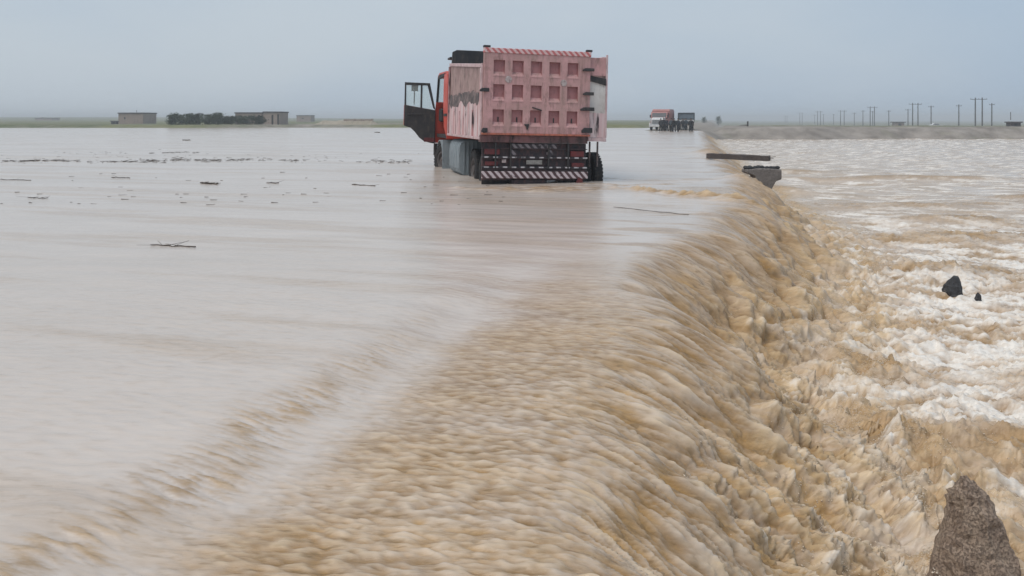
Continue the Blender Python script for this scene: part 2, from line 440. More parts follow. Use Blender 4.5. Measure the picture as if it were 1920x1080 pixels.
    for (wxs, wys, a_, wd) in (((1.3, 2.6, 4.0), (17.6, 17.0, 17.2), 0.7, 0.12), ((1.9, 3.2, 4.9), (19.5, 18.4, 18.3), 0.5, 0.14), ((-1.6, -0.3, 1.2), (16.6, 16.1, 15.2), 0.5, 0.14), ((2.6, 4.2, 5.4), (12.3, 11.2, 10.2), 0.4, 0.10)):
        yl = np.interp(X, wxs, wys); lk = np.exp(-((Y - yl - 0.25 * pn(X / 0.8, Y * 0, 64)) / wd) ** 2) * sst(wxs[0], wxs[0] + 0.5, X) * (1 - sst(wxs[-1] - 0.4, wxs[-1], X))
        z += lk * 0.03 * (0.6 + wkn); silt_shade = np.maximum(silt_shade, a_ * lk * np.clip(0.7 - 0.5 * wkn, 0, 1))
    strk = sst(0.15, 0.6, fbm(s / 2.2, t / 0.5, 76, 3)) * sst(-3.0, -0.5, s) * (1 - sst(0, .3, s)) * sst(5, 8, Y)
    silt_shade = np.clip(np.maximum(silt_shade, 0.5 * strk), 0, 1)
    fo = 0.75 * fbm(s / 1.2, t / 0.45, 80, 4, 0.6) + 0.55 * b2 + 0.42 * sst(1.5, 3.4, sl) - 0.16 - 0.34 * far
    foam = low * sst(-0.15, 0.55, fo) * (1 - 0.8 * crest) * (1 - 0.3 * boil)
    foam = np.maximum(foam, boil * sst(0.3, 1.5, b1 + 0.5 * lumps) * 0.85)
    foam = np.maximum(foam, fall * lower_half * sst(0.75, 1.8, lumps + 0.5 * big) * 0.55)
    return z, silt_shade, np.clip(foam, 0, 1), np.clip(aer, 0, 1), HX_

def build_water():
    n = 1060
    D = np.concatenate([np.linspace(1.55, 3.3, 50)[:-1], np.linspace(3.3 ** -0.5, 141.0 ** -0.5, n) ** -2.0])
    u = np.concatenate([np.linspace(-1.35, -0.40, 190)[:-1], np.linspace(-0.40, 0.80, 780)[:-1], np.linspace(0.80, 1.35, 60)])
    Dg, Ug = np.meshgrid(D, u, indexing='ij')
    X = Ug * Dg; Y = Dg - 1.5
    z, silt_shade, foam, aer, hx = water_fields(X, Y)
    X = X + CE * hx; Y = Y - SE * hx
    o = grid_mesh('floodwater', X, Y, z, {'silt_shade': silt_shade, 'foam': foam, 'aer': aer}, mat_water())
    tag(o, kind='structure')
    return o
build_water()
# ------------------------------------------------------------------ spray thrown up along the fall
def build_spray():
    rs = np.random.RandomState(5)
    n = 110000
    t_y = 2.6 + (rs.rand(n) ** 1.7) * 26
    k = rs.rand(n)
    sl = np.where(k < 0.7, rs.normal(1.6, 0.45, n), rs.uniform(0.9, 4.0, n))
    off = np.interp(t_y, _lt, _lo)
    X = sl / CE - 0.5 + 0.27 * t_y + off; Y = t_y
    # droplets come in bursts
    burst = pn(X / 0.45, Y / 0.45, 90) + 0.6 * pn(X / 0.17, Y / 0.17, 91)
    keep = burst > 0.08 + 0.25 * rs.rand(n)
    X, Y, sl, burst = X[keep], Y[keep], sl[keep], burst[keep]; n = len(X)
    z, _, _, _, hx = water_fields(X.reshape(1, -1), Y.reshape(1, -1)); z = z.ravel(); X = X + CE * hx.ravel(); Y = Y - SE * hx.ravel()
    hmax = np.where((sl > 1.1) & (sl < 2.4), 0.16, 0.05) * np.clip(burst, 0.2, 1.2)
    Z = z + rs.rand(n) ** 1.8 * hmax + 0.002
    size = 0.0012 + 0.0036 * rs.rand(n) ** 3
    el = 1.2 + 1.6 * rs.rand(n)
    # velocity: along the flow, falling on the sheet, flung upward at the foot
    dx = CE * np.ones(n); dy = -SE * np.ones(n); dz = np.where(sl < 1.5, -0.55, 0.3) + rs.normal(0, 0.35, n)
    dx += rs.normal(0, 0.25, n); dy += rs.normal(0, 0.25, n)
    L = np.sqrt(dx * dx + dy * dy + dz * dz); d = np.stack([dx / L, dy / L, dz / L], 1)
    a = np.cross(d, np.array([0.1, 0.3, 1.0])); a /= np.linalg.norm(a, axis=1, keepdims=True); b = np.cross(d, a)
    c = np.stack([X, Y, Z], 1); sz = size[:, None]
    V = np.stack([c + d * sz * el[:, None], c - d * sz * el[:, None], c + a * sz, c + b * sz, c - a * sz, c - b * sz], 1).reshape(-1, 3)
    f = np.array([[0, 2, 3], [0, 3, 4], [0, 4, 5], [0, 5, 2], [1, 3, 2], [1, 4, 3], [1, 5, 4], [1, 2, 5]])
    Fc = (f[None] + (np.arange(n) * 6)[:, None, None]).reshape(-1, 3)
    me = bpy.data.meshes.new('water_spray')
    me.vertices.add(len(V)); me.vertices.foreach_set('co', V.astype(np.float32).ravel())
    me.loops.add(Fc.size); me.loops.foreach_set('vertex_index', Fc.astype(np.int32).ravel())
    me.polygons.add(len(Fc)); me.polygons.foreach_set('loop_start', np.arange(0, Fc.size, 3, dtype=np.int32))
    me.polygons.foreach_set('use_smooth', np.ones(len(Fc), dtype=bool))
    me.update(calc_edges=True)
    m, nt, bs = mat('spray_water', 0.3, 0.5)
    nt.links.new(mixc(nt, noise(nt, 2.0, 3), (0.58, 0.44, 0.28), (0.78, 0.70, 0.60)), bs.inputs['Base Color'])
    me.materials.append(m)
    o = link(bpy.data.objects.new('water_spray', me))
    tag(o, 'tan droplets of spray flung up along the muddy waterfall', 'spray', kind='stuff')
build_spray()

# ------------------------------------------------------------------ damp air
def build_haze():
    mb = MB().box(-4200, 4200, -30, 2600, -6, 11)
    m = bpy.data.materials.new('damp_air'); m.use_nodes = True; nt = m.node_tree; nt.nodes.clear()
    out = nt.nodes.new('ShaderNodeOutputMaterial'); pv = nt.nodes.new('ShaderNodeVolumePrincipled')
    pv.inputs['Color'].default_value = (0.92, 0.95, 0.97, 1); pv.inputs['Density'].default_value = 0.0012
    nt.links.new(pv.outputs[0], out.inputs['Volume'])
    o = mb.build('haze', m); tag(o, kind='stuff')
build_haze()

# ------------------------------------------------------------------ stranded dump truck
PINK = (0.56, 0.27, 0.265)
M = {}
M['pink'] = worn('faded_pink_paint', (0.60, 0.335, 0.33), (0.49, 0.26, 0.255), (0.15, 0.085, 0.075), 2.2, 0.48, 0.6)
def add_dust(m, dust=(0.34, 0.255, 0.215), run=(0.17, 0.10, 0.085)):
    nt = m.node_tree; b = nt.nodes['Principled BSDF']; src = b.inputs['Base Color'].links[0].from_socket
    d = ramp(nt, noise(nt, 1.1, 6, 0.7), [(0.40, 0), (0.68, 1)])
    c = mixc(nt, mth(nt, 'MULTIPLY', d, 0.55), src, dust)
    r_ = ramp(nt, noise(nt, 6.0, 4, 0.6, (1, 1, 0.07)), [(0.56, 0), (0.70, 1)])
    c = mixc(nt, mth(nt, 'MULTIPLY', r_, 0.45), c, run)
    nt.links.new(c, b.inputs['Base Color']); return m
add_dust(M['pink'])
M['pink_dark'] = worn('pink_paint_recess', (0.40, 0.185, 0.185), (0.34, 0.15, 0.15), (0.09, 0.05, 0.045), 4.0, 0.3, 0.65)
M['sill'] = worn('dirty_sill_paint', (0.22, 0.105, 0.105), (0.10, 0.06, 0.06), (0.03, 0.025, 0.025), 2.0, 0.6, 0.75)
M['red'] = worn('red_cab_paint', (0.62, 0.085, 0.055), (0.50, 0.065, 0.045), (0.14, 0.07, 0.06), 2.0, 0.25, 0.42)
M['black'] = worn('grimy_black_metal', (0.028, 0.028, 0.032), (0.05, 0.045, 0.045), (0.10, 0.08, 0.065), 3.0, 0.4, 0.7)
M['grime'] = worn('muddy_undercarriage', (0.035, 0.033, 0.038), (0.075, 0.055, 0.058), (0.12, 0.06, 0.06), 5.0, 0.6, 0.8)
M['rubber'] = worn('tyre_rubber', (0.022, 0.022, 0.024), (0.035, 0.033, 0.033), (0.14, 0.11, 0.085), 4.0, 0.35, 0.85)
M['grey'] = worn('grey_tank_metal', (0.27, 0.31, 0.335), (0.21, 0.245, 0.265), (0.07, 0.06, 0.055), 2.5, 0.35, 0.5)
M['whiteworn'] = worn('worn_white_panel', (0.66, 0.63, 0.60), (0.52, 0.48, 0.45), (0.20, 0.15, 0.13), 2.5, 0.3, 0.6)
M['tan_panel'] = worn('scraped_pink_panel', (0.42, 0.29, 0.265), (0.30, 0.19, 0.18), (0.12, 0.085, 0.075), 2.4, 0.55, 0.7)
M['palepink'] = worn('pale_pink_rail', (0.62, 0.47, 0.47), (0.50, 0.34, 0.34), (0.10, 0.06, 0.06), 5.0, 0.4, 0.6)
M['lampred'] = worn('red_lamp_lens', (0.16, 0.03, 0.03), (0.09, 0.02, 0.022), (0.06, 0.03, 0.03), 8.0, 0.5, 0.3)
M['plate'] = worn('dusty_number_plate', (0.30, 0.29, 0.27), (0.20, 0.19, 0.18), (0.06, 0.05, 0.05), 22.0, 0.5, 0.6)
M['rim'] = worn('rusty_rim', (0.12, 0.11, 0.11), (0.07, 0.06, 0.06), (0.16, 0.10, 0.07), 6.0, 0.5, 0.6)
M['sticker'] = worn('faded_reflector', (0.52, 0.46, 0.44), (0.40, 0.32, 0.31), (0.20, 0.12, 0.12), 14.0, 0.6, 0.5)
M['orange'] = worn('orange_primer_strip', (0.50, 0.17, 0.10), (0.42, 0.13, 0.09), (0.10, 0.05, 0.05), 6.0, 0.5, 0.6)

def mat_glass():
    m, nt, b = mat('cab_glass', 0.05, 0.5)
    b.inputs['Base Color'].default_value = (0.90, 0.96, 0.94, 1); b.inputs['Transmission Weight'].default_value = 0.85
    b.inputs['IOR'].default_value = 1.08; b.inputs['Roughness'].default_value = 0.08
    return m
M['glass'] = mat_glass()

def mat_stripes(name, ca, cb, k, slope, wear=0.5, axis='X'):
    m, nt, b = mat(name, 0.6, 0.35)
    t = nt.nodes.new('ShaderNodeTexCoord'); sp = nt.nodes.new('ShaderNodeSeparateXYZ')
    nt.links.new(t.outputs['Object'], sp.inputs[0])
    v = mth(nt, 'ADD', mth(nt, 'MULTIPLY', sp.outputs[axis], k), mth(nt, 'MULTIPLY', sp.outputs['Z'], k * slope))
    v = mth(nt, 'ADD', v, mth(nt, 'MULTIPLY', noise(nt, 5, 3), 0.25))
    st = ramp(nt, mth(nt, 'FRACT', v), [(0.46, 0), (0.54, 1)])
    col = mixc(nt, st, ca, cb)
    d = ramp(nt, noise(nt, 9, 6, 0.7), [(0.62 - wear * 0.22, 0), (0.72 - wear * 0.12, 1)])
    col = mixc(nt, mth(nt, 'MULTIPLY', d, 0.9), col, tuple(x * 0.35 for x in ca))
    nt.links.new(col, b.inputs['Base Color'])
    return m
M['chevron_top'] = mat_stripes('faded_chevron_band', (0.50, 0.15, 0.15), (0.66, 0.47, 0.46), 7.0, 0.9, 0.2)
M['chevron_low'] = mat_stripes('dirty_chevron_board', (0.10, 0.055, 0.06), (0.56, 0.48, 0.49), 6.2, 0.9, 0.35)
M['chevron_dim'] = mat_stripes('grimy_chevron_bar', (0.05, 0.04, 0.045), (0.22, 0.19, 0.20), 6.2, 0.9, 0.5)
M['tape'] = mat_stripes('reflective_tape_dashes', (0.045, 0.04, 0.045), (0.52, 0.49, 0.50), 4.6, 0.0, 0.6)

def mat_streaks(name, axis_stretch):
    m, nt, b = mat(name, 0.65, 0.3)
    n1 = noise(nt, 3.4, 3, 0.5, axis_stretch)
    n2 = noise(nt, 7.5, 5, 0.65, axis_stretch)
    col = ramp(nt, n1, [(0.40, (0.60, 0.40, 0.40)), (0.50, (0.66, 0.55, 0.545)), (0.60, (0.52, 0.29, 0.29))])
    dk = ramp(nt, n2, [(0.50, 0), (0.58, 1)])
    t = nt.nodes.new('ShaderNodeTexCoord'); sp = nt.nodes.new('ShaderNodeSeparateXYZ'); nt.links.new(t.outputs['Object'], sp.inputs[0])
    patch = ramp(nt, noise(nt, 1.5, 4, 0.6), [(0.42, 0), (0.60, 1)])
    col = mixc(nt, mth(nt, 'MULTIPLY', dk, patch), col, (0.055, 0.04, 0.042))
    nt.links.new(col, b.inputs['Base Color']); bump(nt, b, n2, 0.3, 0.01)
    return m
M['streak'] = mat_streaks('peeling_streaked_paint', (1, 1, 0.10))
M['scar'] = worn('scraped_bare_metal', (0.33, 0.235, 0.22), (0.10, 0.098, 0.10), (0.05, 0.04, 0.04), 5.0, 0.8, 0.7)

def wheel(parent, x, y, w=0.24, r=0.53, steer=0.0, side=-1):
    o = bpy.data.objects.new('wheel', None); o.empty_display_size = 0.2; link(o, parent); o.location = (x, y, r); o.rotation_euler = (0, 0, steer)
    h = w / 2
    t = MB().lathe([(-h + 0.03, 0.29), (-h, 0.34), (-h, r - 0.07), (-h + 0.04, r - 0.015), (-h + 0.07, r), (h - 0.07, r), (h - 0.04, r - 0.015), (h, r - 0.07), (h, 0.34), (h - 0.03, 0.29)], 36)
    ty = t.build('tyre', M['rubber'], o, smooth=False)
    tr = MB()
    for i in range(36):
        q = 2 * math.pi * i / 36; c, s_ = math.cos(q), math.sin(q); c2, s2 = math.cos(q + 0.09), math.sin(q + 0.09)
        for (a, b_) in ((-h + 0.02, -0.02), (0.02, h - 0.02)):
            r0, r1 = r - 0.005, r + 0.012
            vs_ = [(a, r0 * c, r0 * s_), (b_, r0 * c, r0 * s_), (b_, r0 * c2, r0 * s2), (a, r0 * c2, r0 * s2), (a, r1 * c, r1 * s_), (b_, r1 * c, r1 * s_), (b_, r1 * c2, r1 * s2), (a, r1 * c2, r1 * s2)]
            tr.add(vs_, [(4, 5, 6, 7), (0, 1, 5, 4), (1, 2, 6, 5), (2, 3, 7, 6), (3, 0, 4, 7)])
    tr.build('tread', M['rubber'], o)
    f = side
    rim = MB().lathe([(f * (h - 0.02), 0.295), (f * (h - 0.02), 0.26), (f * (h - 0.10), 0.23), (f * (h - 0.11), 0.12), (f * (h - 0.02), 0.11), (f * (h - 0.01), 0.02), (f * (h - 0.13), 0.01), (f * (h - 0.15), 0.295)], 24)
    for i in range(8):
        q = 2 * math.pi * i / 8
        rim.tube((f * (h - 0.10), 0.17 * math.cos(q), 0.17 * math.sin(q)), (f * (h - 0.05), 0.17 * math.cos(q), 0.17 * math.sin(q)), 0.018, n=6)
    rim.build('rim', M['rim'], o)
    return o

def part_empty(name, parent, loc=(0, 0, 0), rot=(0, 0, 0)):
    o = bpy.data.objects.new(name, None); o.empty_display_size = 0.2; o.location = loc; o.rotation_euler = rot
    return link(o, parent)

def build_dump_truck():
    T = empty('dump_truck', (0.5465, 17.39, -0.35), (0, R(1.3), R(14.0)))
    tag(T, 'faded pink and red dump truck stranded in the flood with its cab door open', 'dump truck')
    GW = 1.2875
    # ---------------- tailgate: plate with 5 x 3 real recesses
    z0, z1 = 1.52, 3.36
    xs = [-GW]; cw, pitch, x_first = 0.265, 0.446, -GW + 0.222
    for c in range(5): xs += [x_first + c * pitch, x_first + c * pitch + cw]
    xs.append(GW)
    rows = [(1.70, 2.06), (2.28, 2.64), (2.86, 3.20)]
    zs = [z0]
    for a, b in rows: zs += [a, b]
    zs.append(z1)
    g = MB()
    for i in range(len(xs) - 1):
        for j in range(len(zs) - 1):
            if i % 2 == 1 and j % 2 == 1: continue
            n = len(g.v); xa, xb, za, zb = xs[i], xs[i + 1], zs[j], zs[j + 1]
            g.add([(xa, 0, za), (xb, 0, za), (xb, 0, zb), (xa, 0, zb)], [(0, 1, 2, 3)])
            for (da, db, e) in (((0, 1), None, 'b'),): pass
    # outer returns and back sheet
    g.add([(-GW, 0, z0), (-GW, 0.11, z0), (-GW, 0.11, z1), (-GW, 0, z1)], [(0, 1, 2, 3)])
    g.add([(GW, 0, z0), (GW, 0.11, z0), (GW, 0.11, z1), (GW, 0, z1)], [(0, 1, 2, 3)])
    g.add([(-GW, 0, z1), (GW, 0, z1), (GW, 0.11, z1), (-GW, 0.11, z1)], [(0, 1, 2, 3)])
    g.add([(-GW, 0, z0), (GW, 0, z0), (GW, 0.11, z0), (-GW, 0.11, z0)], [(0, 1, 2, 3)])
    g.add([(-GW, 0.11, z0), (GW, 0.11, z0), (GW, 0.11, z1), (-GW, 0.11, z1)], [(0, 1, 2, 3)])
    gate = g.build('tailgate', M['pink'], T)
    bm = bmesh.new(); bm.from_mesh(gate.data); bmesh.ops.remove_doubles(bm, verts=bm.verts, dist=0.0005); bmesh.ops.recalc_face_normals(bm, faces=bm.faces); bm.to_mesh(gate.data); bm.free()
    for c in range(5):
        xa = x_first + c * pitch; xb = xa + cw
        for r, (za, zb) in enumerate(rows):
            d = 0.075
            p = MB()
            # side walls, lintel, back panel
            p.add([(xa, 0, za), (xa, d, za + 0.07), (xa, d, zb), (xa, 0, zb)], [(0, 1, 2, 3)])
            p.add([(xb, 0, za), (xb, d, za + 0.07), (xb, d, zb), (xb, 0, zb)], [(0, 1, 2, 3)])
            p.add([(xa, 0, zb), (xb, 0, zb), (xb, d, zb), (xa, d, zb)], [(0, 1, 2, 3)])
            p.add([(xa, d, za + 0.07), (xb, d, za + 0.07), (xb, d, zb), (xa, d, zb)], [(0, 1, 2, 3)])
            p.build('recess_panel', M['pink_dark'], gate)
            q = MB().add([(xa - 0.012, -0.010, za - 0.03), (xb + 0.012, -0.010, za - 0.03), (xb + 0.012, -0.004, za - 0.005), (xa - 0.012, -0.004, za - 0.005), (xa, d, za + 0.075), (xb, d, za + 0.075), (xa, d, za), (xb, d, za)],
                         [(0, 1, 2, 3), (3, 2, 5, 4), (0, 3, 4, 6), (1, 7, 5, 2), (0, 6, 7, 1)])
            q.build('recess_ledge', M['pink'], gate)
            if r == 0:
                xm = (xa + xb) / 2 + 0.01
                MB().box(xm - 0.014, xm + 0.014, d - 0.018, d - 0.003, za + 0.08, za + 0.19).build('drain_slot', M['black'], gate)
    cap = MB().box(-GW - 0.01, GW + 0.01, -0.02, 0.12, 3.362, 3.475)
    cap.build('top_band', M['chevron_top'], gate, 0.008)
    for xp, w in ((-GW - 0.02, 0.16), (GW - 0.10, 0.14)):
        MB().box(xp, xp + w, -0.015, 0.10, 3.478, 3.53).build('hinge_cap', M['black'], gate, 0.008)
    for (xp, zp, w, h) in ((GW - 0.20, 3.02, 0.28, 0.07), (GW - 0.18, 2.45, 0.26, 0.075), (GW - 0.24, 2.08, 0.34, 0.085), (-GW - 0.10, 2.46, 0.22, 0.085), (GW - 0.20, 1.56, 0.26, 0.12), (-GW - 0.04, 1.53, 0.14, 0.10)):
        MB().prism([(xp, zp), (xp + w, zp), (xp + w, zp + h), (xp + w * 0.25, zp + h), (xp, zp + h * 0.5)], 'y', -0.06, -0.005).build('latch', M['black'], gate, 0.006)
    for xp, zp in ((x_first + cw + 0.09, 2.76), (x_first + 3 * pitch + cw + 0.09, 2.72)):
        MB().lathe([(-0.008, 0.0), (-0.008, 0.075), (0.0, 0.08), (0.004, 0.0)], 18, 'y', (xp, -0.006, zp)).build('round_reflector', M['sticker'], gate)
    # dents and welded scraps
    MB().prism([(-0.13, 2.115), (0.10, 2.05), (0.10, 2.075), (-0.13, 2.14)], 'y', -0.03, -0.004).build('torn_strip', M['black'], gate)
    MB().prism([(-0.32, 1.73), (-0.20, 1.74), (-0.21, 1.66), (-0.245, 1.60), (-0.265, 1.67)], 'y', -0.03, -0.004).build('torn_strip', M['black'], gate)
    MB().box(-GW - 0.02, GW + 0.02, -0.035, 0.10, 1.475, 1.517).build('bottom_rail', M['orange'], gate, 0.006)
    # ---------------- rear sill and bumper assembly
    MB().box(-GW - 0.05, GW - 0.02, 0.03, 0.25, 1.30, 1.472).build('rear_sill', M['sill'], T, 0.01)
    for xp in (-0.62, 0.05, 0.62):
        MB().box(xp, xp + 0.03, 0.01, 0.028, 1.31, 1.465).build('sill_stiffener', M['sill'], T)
    bp = part_empty('rear_bumper', T)
    MB().box(-GW + 0.02, GW - 0.02, 0.14, 0.20, 0.42, 1.295).build('back_plate', M['grime'], bp, 0.01)
    MB().box(-0.58, 0.52, 0.075, 0.135, 1.17, 1.275).build('striped_bar', M['chevron_dim'], bp, 0.006)
    for xa, xb, za, zb in ((-1.22, -0.86, 1.02, 1.15), (0.86, 1.20, 0.98, 1.12), (-1.20, -0.9, 0.76, 0.86), (0.9, 1.2, 0.74, 0.84)):
        MB().box(xa, xb, 0.07, 0.135, za, zb).build('tail_lamp', M['lampred'], bp, 0.01)
    for xa in (-0.53, 0.36):
        MB().lathe([(0.0, 0.0), (0.0, 0.075), (0.05, 0.085), (0.05, 0.0)], 16, 'y', (xa, 0.085, 1.06)).build('round_lamp', M['chevron_dim'], bp)
    MB().box(-0.22, 0.16, 0.06, 0.073, 0.80, 0.90).build('number_plate', M['plate'], bp)
    MB().box(-0.80, -0.70, 0.08, 0.135, 0.83, 0.91).build('lamp', M['sticker'], bp, 0.006)
    for zb, m_ in ((0.945, 'tape'), (0.715, 'tape')):
        MB().box(-GW + 0.01, GW - 0.01, 0.055, 0.137, zb, zb + 0.028).build('taped_rail', M[m_], bp)
    for zb in (1.155, 0.925, 0.69, 0.655):
        MB().box(-GW + 0.01, GW - 0.01, 0.065, 0.137, zb, zb + 0.018).build('rail', M['grime'], bp)
    for xa in (-0.98, -0.62, 0.30, 0.78):
        MB().box(xa, xa + 0.035, 0.045, 0.137, 0.70, 1.29).build('bracket', M['black'], bp)
    MB().box(-GW, GW, 0.02, 0.06, 0.475, 0.635).build('chevron_board', M['chevron_low'], bp, 0.006)
    MB().prism([(0.98, 0.36), (1.16, 0.36), (1.14, 0.47), (1.05, 0.52)], 'y', 0.0, 0.02).build('reflector', M['lampred'], bp)
    for xa in (-1.24, 0.62):
        MB().box(xa, xa + 0.6, 0.25, 0.262, 0.12, 1.0).build('mud_flap', M['rubber'], T)
    MB().box(-0.55, 0.30, 0.10, 0.30, 0.26, 0.44).build('cross_beam', M['grime'], T, 0.02)
    # ---------------- tipper bed
    BL, BR, Y0, Y1 = -1.305, 1.735, 0.13, 4.85
    bed = part_empty('bed', T)
    MB().box(BL + 0.06, BR - 0.06, Y0, Y1, 1.36, 1.46).build('bed_floor', M['black'], bed)
    def sidewall(x_a, x_b, ytop0, ztop0, ztop1):
        return MB().prism([(Y0, 1.47), (Y1, 1.47), (Y1, ztop1), (Y0, ztop0)], 'x', x_a, x_b)
    sidewall(BL + 0.02, BL + 0.08, Y0, 3.02, 3.37).build('side_wall', M['tan_panel'], bed)
    sidewall(BR - 0.08, BR - 0.02, Y0, 3.30, 3.40).build('side_wall', M['tan_panel'], bed)
    for (xa, xb, za, zb) in ((BL - 0.01, BL + 0.09, 3.02, 3.37), (BR - 0.09, BR + 0.01, 3.30, 3.40)):
        MB().prism([(Y0, za + 0.002), (Y1, zb + 0.002), (Y1, zb + 0.09), (Y0, za + 0.09)], 'x', xa, xb).build('top_rail', M['palepink'], bed, 0.01)
    # lower streaked half of each side and the torn band above it
    for sx, xa in ((-1, BL), (1, BR)):
        rs = random.Random(3 + sx)
        top = []
        nn = 26
        for i in range(nn + 1):
            y = Y0 + (Y1 - Y0) * i / nn; top.append((y, 2.12 + 0.16 * rs.random() + 0.05 * math.sin(i)))
        MB().prism([(Y0, 1.42), (Y1, 1.42)] + top[::-1], 'x', xa - 0.008 if sx < 0 else xa - 0.018, xa + 0.018 if sx < 0 else xa + 0.008).build('lower_panel', M['streak'], bed)
        lo = [(y, z - 0.04) for y, z in top]; hi = [(y, 2.44 + 0.10 * rs.random()) for y, z in top]
        MB().prism(lo + hi[::-1], 'x', xa - 0.001 if sx < 0 else xa - 0.016, xa + 0.016 if sx < 0 else xa + 0.001).build('scraped_band', M['scar'], bed)
        MB().box(xa - 0.04, xa + 0.04, Y0, Y1, 1.355, 1.418).build('bottom_rail', M['palepink'], bed, 0.008)
        for k in range(6):
            y = Y0 + 0.02 + (Y1 - Y0 - 0.14) * k / 5
            zt = (3.02 if sx < 0 else 3.30) + ((3.37 - 3.02) if sx < 0 else 0.1) * (y - Y0) / (Y1 - Y0)
            w = 0.10 if k in (0, 5) else 0.07
            MB().box(xa - 0.035 if sx < 0 else xa - 0.01, xa + 0.01 if sx < 0 else xa + 0.035, y, y + w, 1.42, (zt - 0.004) if k in (0, 5) else 2.06).build('rib', M['streak'], bed, 0.008)
    # headboard standing above the sides at the front
    MB().box(BL + 0.03, BR - 0.03, Y1 + 0.002, Y1 + 0.07, 1.40, 3.40).build('front_wall', M['tan_panel'], bed)
    MB().prism([(BL + 0.06, 3.402), (BR - 0.06, 3.402), (BR - 0.10, 3.80), (BR - 0.2, 3.86), (BL + 0.2, 3.86), (BL + 0.08, 3.80)], 'y', Y1 - 0.02, Y1 + 0.09).build('headboard', M['black'], bed, 0.015)
    MB().box(BL + 0.02, BR - 0.02, Y1 + 0.0925, Y1 + 0.55, 3.60, 3.66).build('cab_shield', M['black'], bed, 0.01)
    # rear corner panels beside the tailgate
    yb = Y0 - 0.012
    x0, x1 = GW + 0.03, BR - 0.02
    cp = part_empty('corner_panel', bed)
    MB().box(x0, x1, yb - 0.02, yb, 2.93, 3.36).build('upper_plate', M['pink'], cp, 0.004)
    MB().prism([(x0, 2.80), (x1, 2.70), (x1, 2.86), (x0, 2.928)], 'y', yb - 0.05, yb + 0.005).build('dark_flap', M['black'], cp)
    MB().prism([(x0, 2.05), (x1, 2.03), (x1, 2.715), (x0, 2.79)], 'y', yb - 0.02, yb).build('white_plate', M['whiteworn'], cp)
    MB().box(x0, x1, yb - 0.018, yb, 1.45, 2.045).build('streaked_plate', M['streak'], cp)
    MB().box(x0 - 0.02, x1 + 0.03, yb - 0.04, yb, 1.36, 1.445).build('foot_rail', M['palepink'], cp, 0.006)
    MB().box(x1 + 0.002, BR + 0.03, yb - 0.03, yb, 1.45, 3.44).build('corner_post', M['palepink'], cp, 0.006)
    MB().box(GW + 0.004, GW + 0.028, yb - 0.03, yb, 1.45, 3.40).build('hinge_post', M['palepink'], cp, 0.004)
    MB().box(BL - 0.03, -GW - 0.004, yb - 0.03, yb, 1.45, 3.12).build('corner_post', M['palepink'], bed, 0.004)
    # mudguard arm at the right rear wheels
    for xm in (1.36, 1.56):
        MB().box(xm, xm + 0.03, 0.16, 0.22, 0.75, 1.35).build('mudguard_stay', M['scar'], T, 0.005)
    # ---------------- chassis, axles, wheels
    for sx in (-0.42, 0.34):
        MB().box(sx, sx + 0.09, 0.3, 7.6, 0.95, 1.22).build('chassis_rail', M['grime'], T, 0.01)
    for y in (0.95, 2.25):
        MB().tube((-1.0, y, 0.53), (1.6, y, 0.53), 0.09, n=10).build('axle', M['grime'], T)
        for x in (-0.95, -0.64, 1.42, 1.72): wheel(T, x, y, 0.25, 0.53, 0, -1 if x < 0 else 1)
    MB().tube((-1.0, 6.55, 0.53), (1.0, 6.55, 0.53), 0.07, n=10).build('axle', M['grime'], T)
    wheel(T, -1.10, 6.55, 0.29, 0.53, R(20), -1); wheel(T, 1.02, 6.55, 0.29, 0.53, R(20), 1)
    # fuel tank: ribbed upright drum-sided tank
    ft = part_empty('fuel_tank', T)
    oc = []
    for i in range(16):
        q = 2 * math.pi * i / 16
        oc.append((-0.98 + 0.33 * math.copysign(abs(math.cos(q)) ** 0.5, math.cos(q)), 0.80 + 0.47 * math.copysign(abs(math.sin(q)) ** 0.5, math.sin(q))))
    MB().prism(oc, 'y', 2.92, 4.55).build('tank_shell', M['grey'], ft)
    for k in range(6):
        y = 3.05 + k * 0.27
        MB().prism([(-0.98 + (x + 0.98) * 1.03, 0.80 + (z - 0.8) * 1.03) for x, z in oc], 'y', y, y + 0.05).build('tank_strap', M['grey'], ft)
    for k in range(5):
        x = -1.18 + k * 0.11
        MB().box(x, x + 0.025, 2.895, 2.918, 0.40, 1.22).build('end_rib', M['grey'], ft)
    MB().box(-1.20, -0.55, 2.82, 2.86, 0.15, 0.30).build('mud_flap', M['rubber'], T)
    # ---------------- cab
    CY0, CY1, CX = 5.35, 7.85, 1.27
    cab = part_empty('cab', T)
    prof = [(CY0, 1.25), (CY0, 2.95), (CY0 + 0.10, 3.18), (CY0 + 0.35, 3.29), (CY1 - 0.75, 3.31), (CY1 - 0.40, 3.20), (CY1 - 0.12, 2.40), (CY1, 2.2), (CY1, 1.05), (CY1 - 0.2, 1.0)]
    # shell as bands following the profile (roof, back, front), open at the driver's door
    def band(i0, i1, xa, xb, th=0.05):
        mb = MB()
        for i in range(i0, i1):
            (ya, za), (yb_, zb) = prof[i], prof[i + 1]
            d = Vector((yb_ - ya, zb - za)); nrm = Vector((d.y, -d.x)).normalized() * th
            mb.add([(xa, ya, za), (xb, ya, za), (xb, yb_, zb), (xa, yb_, zb), (xa, ya + nrm.x, za + nrm.y), (xb, ya + nrm.x, za + nrm.y), (xb, yb_ + nrm.x, zb + nrm.y), (xa, yb_ + nrm.x, zb + nrm.y)],
                   [(0, 1, 2, 3), (7, 6, 5, 4), (0, 3, 7, 4), (1, 5, 6, 2), (0, 4, 5, 1), (3, 2, 6, 7)])
        return mb
    band(0, 1, -CX, CX).build('back_wall', M['red'], cab)
    band(1, 5, -CX, CX).build('roof', M['red'], cab, smooth=False)
    band(6, 8, -CX, CX).build('front_panel', M['red'], cab)
